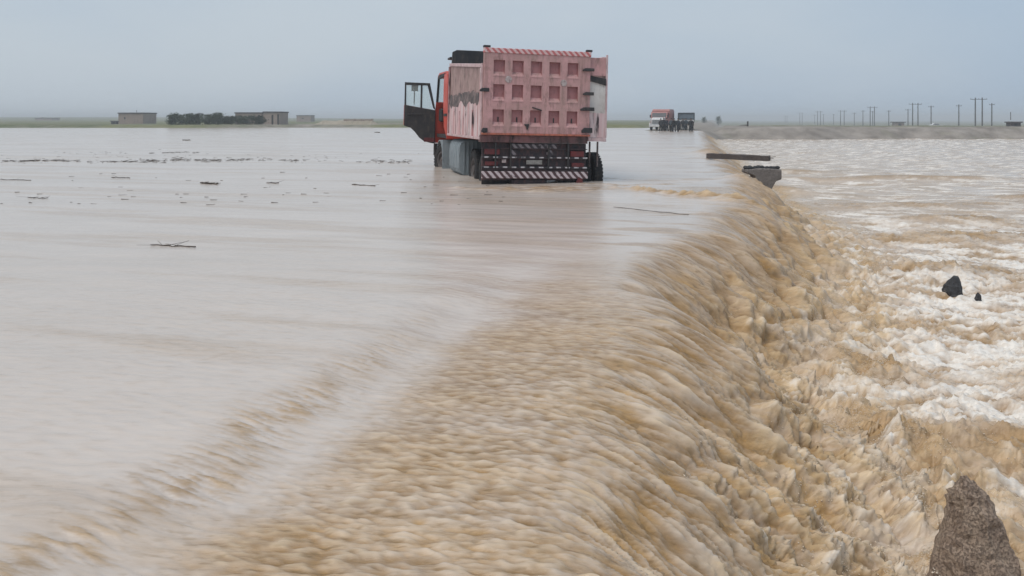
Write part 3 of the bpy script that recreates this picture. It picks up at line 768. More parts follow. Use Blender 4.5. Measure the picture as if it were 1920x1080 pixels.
    band(5, 6, -CX + 0.08, CX - 0.08, 0.012).build('windscreen', M['glass'], cab)
    for sx in (-1, 1):
        a, b_ = (-CX, -CX + 0.07) if sx < 0 else (CX - 0.07, CX)
        (ya, za), (yb_, zb) = prof[5], prof[6]
        MB().prism([(ya - 0.07, za), (ya, za), (yb_, zb), (yb_ - 0.07, zb)], 'x', a, b_).build('front_pillar', M['black'], cab)
        bp_ = [(CY0 + 0.002, 1.27), (CY0 + 0.62, 1.05 + 0.55), (CY0 + 0.80, 2.25), (CY0 + 0.80, 3.0), (CY0 + 0.70, 3.21), (CY0 + 0.37, 3.235), (CY0 + 0.14, 3.14), (CY0 + 0.052, 2.93)]
        MB().prism(bp_, 'x', a, b_).build('side_panel', M['red'], cab)
        MB().prism([(CY0 + 0.71, 3.16), (CY1 - 0.48, 3.13), (CY1 - 0.46, 3.255), (CY0 + 0.71, 3.245)], 'x', a, b_).build('door_header', M['black'], cab)
        xx = a - 0.012 if sx < 0 else b_ + 0.002
        MB().box(xx, xx + 0.01, CY0 + 0.03, CY0 + 0.62, 1.92, 2.0).build('side_trim', M['black'], cab)
    MB().box(CX - 0.06, CX - 0.01, CY0 + 0.81, CY1 - 0.08, 1.08, 2.22).build('far_door', M['red'], cab)
    MB().prism([(CY0 + 0.81, 2.23), (CY1 - 0.15, 2.23), (CY1 - 0.45, 3.12), (CY0 + 0.81, 3.12)], 'x', CX - 0.04, CX - 0.03).build('far_window', M['glass'], cab)
    MB().box(-CX + 0.06, CX - 0.06, CY0 + 0.06, CY1 - 0.06, 1.25, 1.36).build('cab_floor', M['black'], cab)
    for xa in (-0.95, 0.35):
        st = MB().box(xa, xa + 0.55, CY0 + 0.55, CY0 + 1.1, 1.55, 1.75)
        st.prism([(CY0 + 0.45, 1.72), (CY0 + 0.60, 1.72), (CY0 + 0.48, 2.55), (CY0 + 0.36, 2.55)], 'x', xa, xa + 0.55)
        st.build('seat', M['black'], cab, 0.03)
    MB().box(-CX + 0.1, CX - 0.1, CY1 - 0.55, CY1 - 0.08, 1.75, 2.18).build('dashboard', M['black'], cab, 0.04)
    sw = MB(); c = Vector((-0.65, CY1 - 0.75, 2.18)); pts = []
    for i in range(17):
        q = 2 * math.pi * i / 16; pts.append(c + Vector((0.22 * math.cos(q), 0.12 * math.sin(q), 0.18 * math.sin(q))))
    sw.path(pts, 0.016); sw.tube(c, c + Vector((0, 0.2, -0.2)), 0.02); sw.build('steering_wheel', M['black'], cab)
    MB().box(-CX - 0.01, CX + 0.01, CY1 + 0.004, CY1 + 0.18, 0.62, 1.03).build('front_bumper', M['black'], cab, 0.03)
    # exhaust/air stack edge and door seal seen dark along the cab's rear roof line
    MB().tube((-1.0, CY0 - 0.22, 1.4), (-1.0, CY0 - 0.22, 3.25), 0.07, n=10).build('air_intake', M['black'], T)
    # front mudguard
    ar = []
    for i in range(11):
        q = R(-20 + 200 * i / 10); ar.append((6.55 + 0.66 * math.cos(q), 0.53 + 0.66 * math.sin(q)))
    ar2 = [(6.55 + (y - 6.55) * 0.95, 0.53 + (z - 0.53) * 0.95) for y, z in ar]
    MB().prism(ar + ar2[::-1], 'x', -1.30, -0.92).build('mudguard', M['grey'], T)
    MB().prism([(5.86, 0.30), (5.92, 0.30), (5.96, 1.15), (5.88, 1.2)], 'x', -1.30, -0.9).build('mud_flap', M['grey'], T)
    MB().box(-1.25, -0.85, 6.9, 7.6, 0.42, 0.50).build('step', M['black'], T, 0.01)
    # ---------------- open driver's door (hinged at the front pillar, swung out square)
    dr = part_empty('open_door', T, (-CX - 0.01, CY1 - 0.12, 0), (0, 0, R(-6)))
    W_ = 1.02
    outl = [(0, 1.02), (-0.16, 1.05), (-0.36, 1.10), (-0.52, 1.22), (-0.66, 1.40), (-0.80, 1.53), (-W_, 1.60), (-W_, 2.28), (0, 2.12)]
    MB().prism(outl, 'y', -0.035, 0.035).build('door_panel', M['black'], dr, 0.01)
    MB().prism([(x * 1.0, z + 0.006) for x, z in outl], 'y', 0.0355, 0.05).build('outer_skin', M['red'], dr)
    MB().box(-W_ - 0.014, -W_ - 0.002, -0.03, 0.05, 1.62, 2.27).build('door_edge', M['red'], dr)
    MB().box(-0.36, -0.02, -0.045, -0.036, 1.08, 1.22).build('step_trim', M['lampred'], dr)
    fr = [(-W_, 2.282), (-W_ + 0.06, 2.275), (-W_ + 0.05, 2.93), (-0.28, 2.93), (-0.085, 2.20), (0, 2.122), (-0.20, 3.01), (-W_, 3.02)]
    MB().prism(fr, 'y', -0.03, 0.03).build('window_frame', M['black'], dr)
    MB().prism([(-0.50, 2.20), (-0.44, 2.19), (-0.44, 2.93), (-0.50, 2.93)], 'y', -0.02, 0.02).build('window_divider', M['black'], dr)
    MB().prism([(-W_ + 0.055, 2.272), (-0.095, 2.125), (-0.29, 2.928), (-W_ + 0.055, 2.928)], 'y', -0.004, 0.002).build('window_pane', M['glass'], dr)
    mi = MB().box(-0.80, -0.58, 0.14, 0.18, 2.74, 2.98).box(-0.72, -0.68, 0.14, 0.16, 2.35, 2.74).tube((-0.70, 0.15, 2.36), (-0.70, 0.04, 2.3), 0.015, n=6)
    mi.build('mirror', M['black'], dr)
    MB().box(-0.9, -0.45, -0.06, -0.036, 1.95, 2.0).build('arm_rest', M['black'], dr, 0.008)
    return T
build_dump_truck()
# ------------------------------------------------------------------ far land: poles, houses, trees
def gz(x, y):
    return float(terrain_z(np.array([[x]], dtype=float), np.array([[y]], dtype=float))[0, 0])

M['pole'] = worn('weathered_pole_wood', (0.055, 0.05, 0.05), (0.08, 0.07, 0.065), (0.03, 0.03, 0.03), 1.0, 0.3, 0.85)
M['insul'] = worn('pole_insulator', (0.10, 0.10, 0.11), None, (0.05, 0.05, 0.05), 4.0, 0.2, 0.4)

def power_pole(twin, h, w):
    o = bpy.data.objects.new('power_pole', None)
    COL.objects.link(o)
    xs = (-w / 2, w / 2) if twin else (0.0,)
    for x in xs:
        MB().tube((x, 0, -1.0), (x, 0, h), 0.21, 0.15, 8).build('pole', M['pole'], o)
    a = w / 2 + 1.3 if twin else 1.1
    arm = MB().box(-a, a, -0.07, 0.07, h - 0.55, h - 0.40).build('crossarm', M['pole'], o)
    for x in ((-a + 0.1, 0, a - 0.1)):
        MB().lathe([(0, 0.0), (0, 0.07), (0.12, 0.05), (0.26, 0.07), (0.30, 0.0)], 8, 'z', (x, 0, h - 0.398)).build('insulator', M['insul'], arm)
    return o

TW = [(1829, 1841.4, 183), (1710.8, 1721.6, 193), (1631, 1640.2, 199.5), (1575, 1583.9, 206.7), (1532.6, 1538.8, 208.3), (1498.8, 1505, 211), (1470.8, 1477, 217)]
base_twin = power_pole(True, 8.6, 1.85)
for i, (xa, xb, yt) in enumerate(TW):
    d = [215, 268, 330, 400, 470, 580, 760][i]
    px = (xa + xb) / 2; X = (px - HX) * d / F; g = gz(X, d)
    o = base_twin if i == 0 else copy_tree(base_twin)
    ztop = CAMZ - (yt - HY) * d / F
    o.location = (X, d, ztop - 8.6)
    o.rotation_euler = (0, 0, R(-8 + 4 * (i % 3)))
    tag(o, 'pair of dark timber poles joined by one crossarm on the far plain', 'power pole', 'twin pole line on the far plain')
SG = [(1859.6, 193.5), (1797.8, 196), (1745.8, 198), (1702.5, 204), (1666.5, 206.7), (1636.3, 208), (1618, 206.7), (1601.8, 211), (1563, 214), (1543.9, 214), (1527.6, 215)]
base_single = power_pole(False, 7.6, 0)
for i, (px, yt) in enumerate(SG):
    d = [243, 262, 285, 318, 350, 380, 370, 440, 520, 540, 600][i]
    X = (px - HX) * d / F; ztop = CAMZ - (yt - HY) * d / F
    o = base_single if i == 0 else copy_tree(base_single)
    o.location = (X, d, ztop - 7.6); o.rotation_euler = (0, 0, R(15 - 6 * (i % 4)))
    tag(o, 'single dark timber pole with a short crossarm on the far plain', 'power pole', 'single pole line on the far plain')

M['mud_brick'] = worn('grey_brown_block_wall', (0.36, 0.285, 0.245), (0.30, 0.235, 0.20), (0.17, 0.13, 0.11), 0.6, 0.4, 0.9)
M['roof'] = worn('dark_roof_edge', (0.11, 0.095, 0.10), (0.08, 0.075, 0.08), (0.05, 0.05, 0.05), 1.0, 0.3, 0.85)
M['opening'] = worn('dark_window', (0.03, 0.032, 0.035), (0.04, 0.04, 0.045), (0.02, 0.02, 0.02), 2.0, 0.2, 0.4)
M['earth'] = worn('pale_earth', (0.36, 0.315, 0.255), (0.29, 0.25, 0.19), (0.20, 0.17, 0.12), 0.35, 0.4, 0.95)

def house(px0, px1, ytop, d, depth, label, wins=(), doors=(), yaw=0.0, roof_t=0.28, extra=None):
    w = (px1 - px0) * d / F; X = ((px0 + px1) / 2 - HX) * d / F; g = gz(X, d + 0.1) - 0.05
    h = CAMZ - (ytop - HY) * d / F - g
    o = empty('house', (X, d, g), (0, 0, yaw)); tag(o, label, 'house')
    # front wall is built round its openings
    ops = sorted([(a, b, c, e, 'window') for a, b, c, e in wins] + [(a, b, 0.0, e, 'door') for a, b, e in doors])
    f = MB(); x = -w / 2; hh = h - roof_t
    for (a, b, c, e, k) in ops:
        xa, xb = -w / 2 + a * w, -w / 2 + b * w
        f.box(x, xa, 0, 0.25, -0.6, hh)
        if c > 0: f.box(xa, xb, 0, 0.25, -0.6, c)
        f.box(xa, xb, 0, 0.25, e, hh); x = xb
    f.box(x, w / 2, 0, 0.25, -0.6, hh)
    f.build('front_wall', M['mud_brick'], o)
    for (a, b, c, e, k) in ops:
        xa, xb = -w / 2 + a * w, -w / 2 + b * w
        MB().box(xa, xb, 0.12, 0.16, c if c > 0 else -0.3, e).build(k, M['opening'], o)
    MB().box(-w / 2, -w / 2 + 0.25, 0.252, depth, -0.6, hh).box(w / 2 - 0.25, w / 2, 0.252, depth, -0.6, hh).box(-w / 2 + 0.252, w / 2 - 0.252, depth - 0.25, depth, -0.6, hh).build('wall', M['mud_brick'], o)
    MB().box(-w / 2 - 0.15, w / 2 + 0.15, -0.15, depth + 0.15, hh + 0.003, hh + roof_t).build('roof', M['roof'], o)
    if extra: extra(o, w, hh)
    return o
def ex1(o, w, hh):
    MB().box(w * 0.15, w * 0.15 + 0.08, 1, 1.08, hh + 0.29, hh + 0.9).build('chimney_pipe', M['roof'], o)
house(222, 268, 211, 185, 7.0, 'square mud brick house with a dark flat roof left of the row of shrubs', wins=((0.22, 0.29, 1.2, 1.75),), doors=(), extra=ex1)
house(441, 490, 210.5, 172, 7.0, 'long low house behind the shrub row with a dark roof edge', wins=((0.15, 0.25, 1.3, 2.1), (0.5, 0.6, 1.3, 2.1)), doors=((0.86, 0.95, 2.2),))
house(494, 524, 209, 168, 6.5, 'pale flat roofed house with two tall openings right of the shrub row', wins=(), doors=((0.50, 0.62, 2.3), (0.86, 0.97, 2.4)))
house(556, 583, 216, 330, 6.0, 'small distant house standing behind the pale earth bank', wins=((0.35, 0.5, 1.2, 1.8),))
house(65, 97, 221, 460, 8.0, 'faint low house far across the green field', wins=((0.4, 0.5, 1.2, 1.9),))
# dark shed beside the first house
def shed(name, px0, px1, yt, yb, d, label, dark='roof'):
    a, b = at(px0, yb, d), at(px1, yt, d)
    w = b.x - a.x; g = gz((a.x + b.x) / 2, d); h = b.z - g
    o = empty(name, ((a.x + b.x) / 2, d, g)); tag(o, label, 'shed')
    MB().box(-w / 2, w / 2, 0, w * 0.8, -0.4, h - 0.18).build('wall', M[dark], o)
    MB().box(-w / 2 - 0.15, w / 2 + 0.15, -0.2, w * 0.8 + 0.15, h - 0.178, h).build('roof', M['roof'], o)
    MB().box(-w * 0.15, w * 0.15, -0.03, -0.003, 0, (h - 0.2) * 0.8).build('door', M['opening'], o)
    return o
shed('shed', 208, 218, 226.5, 233, 180, 'tiny dark shed beside the square mud brick house')
sh = shed('hut', 1896, 1914, 228, 243, 112, 'dark boxy hut on the grassy bank beyond the power poles')
MB().tube((-0.4, 0.6, 1.0), (-0.4, 0.6, 2.2), 0.05, n=6).build('chimney_pipe', M['roof'], sh)

# open canopy shelter
c = at(1684, 236, 260); g = gz(c.x, 260)
o = empty('shelter', (c.x, 260, c.z - 0.2)); tag(o, 'flat roofed open shelter standing among the power poles', 'shelter')
MB().box(-2.0, 2.0, -1.5, 1.5, 1.35, 1.62).build('roof', M['roof'], o)
MB().box(-1.5, 1.5, -1.2, 1.2, -1.0, 1.347).build('wall', M['mud_brick'], o)
MB().box(-0.5, 0.5, -1.23, -1.203, -0.5, 1.0).build('door', M['opening'], o)

# low earth wall (compound wall) on the left bank
o = empty('earth_bank', ((650 - HX) * 150 / F, 150, gz((650 - HX) * 150 / F, 150)))
tag(o, 'long pale earth bank topped with a low wall on the far shore', 'earth bank')
mb = MB(); rs = random.Random(4); n = 40; w = 13.0
prev = None; pts = []
for i in range(n + 1):
    x = -w / 2 + w * i / n
    e = min(1, i / 5, (n - i) / 4)
    pts.append((x, (0.75 + 0.18 * rs.random()) * max(e, 0.05)))
vs_ = []; fs_ = []
for i, (x, h) in enumerate(pts): vs_ += [(x, -2.2, -0.4), (x, -0.6, h * 0.85), (x, 0.3, h), (x, 2.6, -0.4)]
for i in range(n):
    for k in range(3): fs_.append((i * 4 + k, (i + 1) * 4 + k, (i + 1) * 4 + k + 1, i * 4 + k + 1))
mb.add(vs_, fs_); mb.build('bank', M['earth'], o, smooth=False)
wl = MB()
for i in range(14):
    x = -0.6 + i * 0.42
    wl.box(x, x + 0.41, -0.1, 0.2, 0.5, 1.10 + 0.10 * rs.random())
wl.build('low_wall', M['mud_brick'], o)

# ---- shrubs and trees
def mat_leaf(name, c1, c2):
    m, nt, b = mat(name, 0.75, 0.2)
    nt.links.new(mixc(nt, ramp(nt, noise(nt, 2.5, 3), [(0.35, 0), (0.65, 1)]), c1, c2), b.inputs['Base Color'])
    return m
M['leaf'] = mat_leaf('dark_evergreen_leaf', (0.035, 0.052, 0.034), (0.06, 0.08, 0.045))
M['bark'] = worn('bark', (0.07, 0.055, 0.045))
def crown_mesh(seed, rx, rz, zc, nleaf, spire):
    r = random.Random(seed); mb = MB()
    cl = []
    for i in range(16):
        a = r.random() * 6.28; q = r.random() ** 0.5 * rx * 0.75
        zz = zc + (r.random() * 2 - 1) * rz * 0.75
        cl.append((q * math.cos(a), q * math.sin(a), zz, 0.22 + 0.22 * r.random()))
    for k in range(spire): cl.append(((r.random() - 0.5) * rx, (r.random() - 0.5) * rx, zc + rz * (0.85 + 0.25 * r.random()), 0.2))
    for i in range(nleaf):
        x, y, z, s = r.choice(cl); s *= 1.35
        p = Vector((x + r.gauss(0, s * 0.6), y + r.gauss(0, s * 0.6), max(0.05, z + r.gauss(0, s * 0.6))))
        d = Vector((r.gauss(0, 1), r.gauss(0, 1), r.gauss(0, 1) + 0.4)).normalized(); e = d.orthogonal().normalized(); l = 0.10 + 0.10 * r.random()
        mb.add([p - e * l * 0.45, p + d * l - e * 0.02, p + e * l * 0.45, p - d * l * 0.6], [(0, 1, 2, 3)])
    return mb
protos = []
for k in range(4):
    o = bpy.data.objects.new('shrub', None); COL.objects.link(o)
    rx, rz = [(0.85, 1.0), (1.0, 0.95), (0.75, 1.15), (1.1, 0.9)][k]
    tr = MB().tube((0, 0, -0.3), (0.05, 0.03, 0.8), 0.10, 0.06, 7)
    for j in range(5):
        a = j * 1.3; tr.tube((0.04, 0.02, 0.4 + 0.1 * j), (0.5 * math.cos(a), 0.5 * math.sin(a), 1.0 + 0.15 * j), 0.045, 0.02, 5)
    tr.build('trunk', M['bark'], o)
    crown_mesh(20 + k, rx, rz, 1.15, 900, 2 + k % 2).build('crown', M['leaf'], o)
    protos.append(o)
shr = random.Random(9); usedp = set()
nS = 20
for i in range(nS):
    px = 322 + (492 - 322) * i / (nS - 1) + shr.uniform(-3, 3)
    d = 139 + shr.uniform(-0.8, 3.5) + (3 if i > 10 else 0)
    X = (px - HX) * d / F
    k = i % 4
    o = protos[k] if k not in usedp else copy_tree(protos[k]); usedp.add(k)
    s = shr.uniform(0.92, 1.12) * (1.05 if i < 11 else 0.85)
    o.location = (X, d, gz(X, d) - 0.05); o.scale = (s * 1.1, s, s * 0.80); o.rotation_euler = (0, 0, shr.random() * 6.28)
    tag(o, 'dark green shrub in the dense row along the far shore', 'shrub', 'shrub row by the houses')
for (px, d, s, lab) in ((1320, 300, 1.15, 'small hazy tree just right of the far road'), (1347, 310, 1.3, 'small hazy tree standing alone on the plain beyond the fall')):
    o = copy_tree(protos[1]); o.name = 'tree'; X = (px - HX) * d / F
    o.location = (X, d, -0.6); o.scale = (s, s, s * 1.1); tag(o, lab, 'tree')
    if 'group' in o: del o['group']

# dark stranded thing on the bank: post with a flat sheet beside it
c = at(1402, 242, 112); o = empty('marker_post', (c.x, 112, gz(c.x, 112)))
tag(o, 'short dark post with a flat board lying at its foot on the bank', 'post')
MB().box(-0.09, 0.09, -0.09, 0.09, -0.3, 0.75).build('post', M['pole'], o)
MB().prism([(-1.3, 0.12), (-0.12, 0.10), (-0.12, 0.25), (-0.9, 0.2)], 'y', -0.25, 0.25).build('board', M['pole'], o)

# ------------------------------------------------------------------ far vehicles and people on the dry end of the road
M['white'] = worn('dusty_white_paint', (0.62, 0.62, 0.62), (0.50, 0.50, 0.50), (0.2, 0.18, 0.16), 2.0, 0.3, 0.5)
M['farred'] = worn('faded_red_body', (0.45, 0.21, 0.19), (0.36, 0.16, 0.15), (0.12, 0.06, 0.06), 2.0, 0.3, 0.5)
M['slate'] = worn('dark_slate_body', (0.035, 0.05, 0.06), (0.05, 0.065, 0.075), (0.02, 0.02, 0.02), 2.0, 0.3, 0.6)
M['slate_l'] = worn('grey_tarp', (0.16, 0.20, 0.23), (0.12, 0.15, 0.18), (0.05, 0.06, 0.07), 2.0, 0.3, 0.8)
M['screen'] = worn('dark_windscreen', (0.05, 0.055, 0.065), (0.07, 0.07, 0.08), (0.03, 0.03, 0.03), 1.0, 0.2, 0.15)

def simple_wheel(parent, x, y, r=0.45, w=0.26):
    o = bpy.data.objects.new('wheel', None); link(o, parent); o.location = (x, y, r)
    MB().lathe([(-w / 2, 0.2), (-w / 2, r - 0.05), (-w / 2 + 0.04, r), (w / 2 - 0.04, r), (w / 2, r - 0.05), (w / 2, 0.2)], 18).build('tyre', M['rubber'], o)
    MB().lathe([(-w / 2 + 0.02, 0.205), (-w / 2 + 0.06, 0.05), (w / 2 - 0.06, 0.05), (w / 2 - 0.02, 0.205)], 12).build('rim', M['rim'], o)

def lorry():
    d = 99.0; c = Vector(((1233 - HX) * d / F, d, 0)); g = gz(c.x, d)
    o = empty('lorry', (c.x, d, g + 0.03), (0, 0, R(-20)))
    tag(o, 'red lorry with a white bonnet facing along the dry road among the onlookers', 'lorry')
    # nose points to -Y
    b = MB().prism([(0.0, 0.55), (0.0, 1.45), (0.15, 1.62), (1.25, 1.75), (1.25, 0.55)], 'x', -0.85, 0.85); b.build('bonnet', M['white'], o, 0.05)
    MB().box(-0.70, 0.70, -0.04, -0.003, 0.85, 1.40).build('grille', M['slate'], o)
    for i in range(5): MB().box(-0.68, 0.68, -0.055, -0.042, 0.90 + i * 0.1, 0.93 + i * 0.1).build('grille_bar', M['white'], o)
    MB().box(-1.12, 1.12, -0.30, -0.06, 0.48, 0.76).build('bumper', M['white'], o, 0.03)
    for s in (-0.95, 0.95):
        MB().lathe([(-0.1, 0.0), (-0.1, 0.12), (0.1, 0.13), (0.1, 0.0)], 14, 'y', (s, 0.0, 1.08)).build('headlight', M['sticker'], o)
        MB().prism([(0.05, 0.75), (0.35, 1.12), (1.05, 1.15), (1.3, 0.75)], 'x', s - 0.2, s + 0.2).build('wing', M['white'], o, 0.04)
        MB().box(s * 1.22 - 0.1, s * 1.22 + 0.1, 1.28, 1.33, 1.7, 2.1).build('mirror', M['black'], o)
    cb = MB().prism([(1.26, 0.7), (1.26, 1.78), (1.50, 2.38), (1.62, 2.48), (2.75, 2.48), (2.75, 0.7)], 'x', -1.1, 1.1).build('cab', M['farred'], o, 0.04)
    MB().prism([(1.255, 1.80), (1.478, 2.34), (1.468, 2.345), (1.243, 1.80)], 'x', -0.95, 0.95).build('windscreen', M['screen'], cb)
    for s in (-1.112, 1.102): MB().prism([(1.6, 1.75), (1.72, 2.3), (2.5, 2.3), (2.5, 1.75)], 'x', s, s + 0.01).build('side_window', M['screen'], cb)
    MB().box(-1.2, 1.2, 2.85, 7.2, 1.0, 2.65).build('cargo_box', M['farred'], o, 0.03)
    MB().prism([(2.85, 2.653), (3.1, 2.85), (7.0, 2.85), (7.2, 2.653)], 'x', -1.15, 1.15).build('load_cover', M['farred'], o)
    MB().box(-0.5, 0.5, 0.3, 7.0, 0.6, 0.8).build('chassis', M['black'], o)
    for x in (-0.95, 0.95):
        for y in (0.7, 5.2): simple_wheel(o, x, y)
lorry()

def flatbed():
    d = 103.0; X = (1287 - HX) * d / F; g = gz(X, d)
    o = empty('flatbed_truck', (X, d, g + 0.03), (0, 0, R(-12)))
    tag(o, 'dark flatbed truck with a framed grey load behind the standing people', 'truck')
    MB().box(-1.05, 1.05, 0, 4.4, 0.95, 1.12).build('deck', M['slate'], o, 0.02)
    MB().box(-1.0, 1.0, 0.05, 4.3, 1.45, 2.22).build('load', M['slate_l'], o, 0.06)
    for z in (1.40, 2.20):
        MB().box(-1.12, 1.12, -0.02, 4.38, z, z + 0.17).build('frame_rail', M['slate'], o, 0.02)
    for x in (-1.12, 1.04):
        for y in (0.0, 2.1, 4.2): MB().box(x, x + 0.08, y, y + 0.08, 1.123, 2.2).build('stake', M['slate'], o)
    MB().box(-1.05, 1.05, -0.05, -0.003, 1.13, 1.38).build('tail_board', M['white'], o)
    MB().prism([(4.5, 0.8), (4.5, 2.0), (5.0, 2.25), (6.0, 2.25), (6.3, 1.5), (6.4, 0.8)], 'x', -0.95, 0.95).build('cab', M['slate'], o, 0.05)
    MB().box(-0.4, 0.4, 0.2, 6.2, 0.65, 0.85).build('chassis', M['black'], o)
    for s in (-0.85, 0.65): MB().box(s, s + 0.2, -0.06, -0.003, 0.97, 1.09).build('tail_lamp', M['lampred'], o)
    for x in (-0.85, 0.85):
        for y in (1.0, 5.4): simple_wheel(o, x, y, 0.4)
flatbed()

# small pale car far among the poles
c = at(1755, 237, 255); o = empty('car', (c.x, 255, c.z - 0.35), (0, 0, R(80)))
tag(o, 'tiny pale car parked far off among the power poles', 'car')
MB().prism([(-2.0, 0.3), (-2.05, 0.75), (-1.1, 0.9), (-0.6, 1.38), (0.8, 1.4), (1.4, 0.95), (2.05, 0.85), (2.05, 0.3)], 'x', -0.8, 0.8).build('body', M['white'], o, 0.06)
for s in (-0.812, 0.802): MB().prism([(-0.9, 0.92), (-0.5, 1.3), (0.7, 1.32), (1.15, 0.95)], 'x', s, s + 0.01).build('window', M['screen'], o)
for x in (-0.7, 0.7):
    for y in (-1.25, 1.25): simple_wheel(o, x, y, 0.32, 0.18)

# ---- people
def cloth(name, c): return worn(name, c, tuple(x * 0.75 for x in c), tuple(x * 0.5 for x in c), 6.0, 0.2, 0.9)
M['skin'] = worn('skin', (0.32, 0.19, 0.13), (0.28, 0.16, 0.11), (0.2, 0.12, 0.08), 8.0, 0.1, 0.6)
M['hair'] = worn('black_hair', (0.012, 0.011, 0.011), None, (0.01, 0.01, 0.01), 8.0, 0.1, 0.6)
def person(px, d, yaw, label, top, bottom, stride=0.12, arm=0.15, h=1.74, robe=False):
    X = (px - HX) * d / F
    o = empty('person', (X, d, gz(X, d) + 0.02), (0, 0, yaw)); tag(o, label, 'person', 'people standing on the road')
    k = h / 1.74
    J = {}
    V = []; E = []; RR = []
    def v(p, r): V.append(tuple(c_ * k for c_ in p)); RR.append((r[0] * k, r[1] * k) if isinstance(r, tuple) else (r * k, r * k)); return len(V) - 1
    pel = v((0, 0, 0.93), (0.155, 0.11)); bel = v((0, 0, 1.10), (0.145, 0.10)); che = v((0, -0.01, 1.32), (0.17, 0.115)); nk = v((0, 0, 1.47), 0.06); ch = v((0, -0.02, 1.55), 0.065); hd = v((0, -0.02, 1.63), (0.078, 0.095)); tp = v((0, 0, 1.70), 0.06)
    E += [(pel, bel), (bel, che), (che, nk), (nk, ch), (ch, hd), (hd, tp)]
    for s in (-1, 1):
        hp = v((0.10 * s, 0, 0.86), 0.088); kn = v((0.11 * s, -stride * s * 0.5, 0.48), 0.06); an = v((0.11 * s, -stride * s + 0.02, 0.09), 0.042); to = v((0.12 * s, -stride * s - 0.14, 0.04), 0.036)
        E += [(pel, hp), (hp, kn), (kn, an), (an, to)]
        sh = v((0.19 * s, 0, 1.40), 0.062); el = v((0.25 * s + 0.02 * s, 0.03, 1.12), 0.044); wr = v((0.24 * s + arm * 0.2 * s, -0.06 - arm * 0.3, 0.89), 0.032); hn = v((0.235 * s + arm * 0.2 * s, -0.09 - arm * 0.3, 0.79), 0.030)
        E += [(che, sh), (sh, el), (el, wr), (wr, hn)]
    me = bpy.data.meshes.new('body'); me.from_pydata(V, E, []); me.materials.append(M['skin'])
    b = bpy.data.objects.new('body', me); link(b, o)
    sk = b.modifiers.new('skin', 'SKIN'); sk.use_smooth_shade = True
    for i, sv in enumerate(me.skin_vertices[0].data): sv.radius = RR[i]; sv.use_root = (i == 0)
    sb = b.modifiers.new('sub', 'SUBSURF'); sb.levels = 1; sb.render_levels = 1
    # clothing as loose tubes over the body
    jk = MB(); N = 12
    def loft(mb, rings):
        vs_ = []; fs_ = []
        for (cx, cy, z, rx, ry) in rings:
            for i in range(N):
                q = 2 * math.pi * i / N; vs_.append(((cx + rx * math.cos(q)) * k, (cy + ry * math.sin(q)) * k, z * k))
        for i in range(len(rings) - 1):
            for j in range(N): fs_.append((i * N + j, i * N + (j + 1) % N, (i + 1) * N + (j + 1) % N, (i + 1) * N + j))
        fs_ += [tuple(range(N)), tuple(range((len(rings) - 1) * N, len(rings) * N))]
        mb.add(vs_, fs_)
    low = 0.30 if robe else 0.80
    loft(jk, [(0, 0, low, 0.20 if not robe else 0.24, 0.15), (0, 0, 1.0, 0.19, 0.14), (0, 0, 1.2, 0.20, 0.145), (0, -0.01, 1.38, 0.225, 0.145), (0, 0, 1.45, 0.16, 0.11), (0, 0, 1.49, 0.08, 0.08)])
    for s in (-1, 1):
        jk.tube(tuple(c_ * k for c_ in (0.19 * s, 0, 1.41)), tuple(c_ * k for c_ in (0.27 * s, 0.03, 1.12)), 0.085 * k, 0.065 * k, 9)
        jk.tube(tuple(c_ * k for c_ in (0.27 * s, 0.03, 1.13)), tuple(c_ * k for c_ in (0.24 * s + arm * 0.2 * s, -0.06 - arm * 0.3, 0.90)), 0.064 * k, 0.05 * k, 9)
    jk.build('coat' if robe else 'jacket', top, o, smooth=True)
    tr = MB()
    for s in (-1, 1):
        tr.tube(tuple(c_ * k for c_ in (0.10 * s, 0, 0.92)), tuple(c_ * k for c_ in (0.11 * s, -stride * s * 0.5, 0.48)), 0.115 * k, 0.085 * k, 10)
        tr.tube(tuple(c_ * k for c_ in (0.11 * s, -stride * s * 0.5, 0.50)), tuple(c_ * k for c_ in (0.11 * s, -stride * s + 0.02, 0.08)), 0.084 * k, 0.065 * k, 10)
    tr.build('trousers', bottom, o, smooth=True)
    hr = MB().lathe([(0.0, 0.098), (0.05, 0.100), (0.10, 0.08), (0.135, 0.03), (0.137, 0.001), (0.0, 0.001)], 14, 'z', (0, 0.012 * k, 1.615 * k))
    hr.build('hair', M['hair'], o, smooth=True)
    return o
dk = [cloth('dark_navy_cloth', (0.022, 0.028, 0.042)), cloth('black_cloth', (0.016, 0.016, 0.02)), cloth('charcoal_cloth', (0.04, 0.042, 0.048)), cloth('slate_cloth', (0.055, 0.07, 0.085))]
PP = [(1239, 95.0, 0.3, 'person in a charcoal jacket right against the lorry bonnet', 2, 1, False, 1.70),
      (1244.5, 96.5, -0.4, 'person in a long black coat beside the lorry wing', 1, 1, True, 1.75),
      (1250, 95.5, 0.8, 'person in navy standing by the lorry cab, hands low', 0, 1, False, 1.72),
      (1258.5, 93.5, 2.6, 'person in a slate jacket at the left of the group in the gap', 3, 1, False, 1.78),
      (1264, 92.5, 3.3, 'person in a black jacket mid stride in the gap between the vehicles', 1, 0, False, 1.80),
      (1271.5, 93.0, 2.2, 'person in a navy coat at the right of the group in the gap', 0, 1, True, 1.78),
      (1280.5, 97.5, 0.2, 'person in a charcoal jacket before the flatbed tail', 2, 0, False, 1.66),
      (1286, 98.0, -0.5, 'person in a slate coat before the flatbed tail', 3, 1, True, 1.66),
      (1295.5, 92.0, 3.0, 'lone person in a long black coat at the edge of the dry road', 1, 1, True, 1.82)]
for i, (px, d, yaw, lab, a, b, robe, h) in enumerate(PP):
    person(px, d, yaw, lab, dk[a], dk[b], [0.05, 0.12, 0.2][i % 3], 0.1 + 0.1 * (i % 3), h, robe)
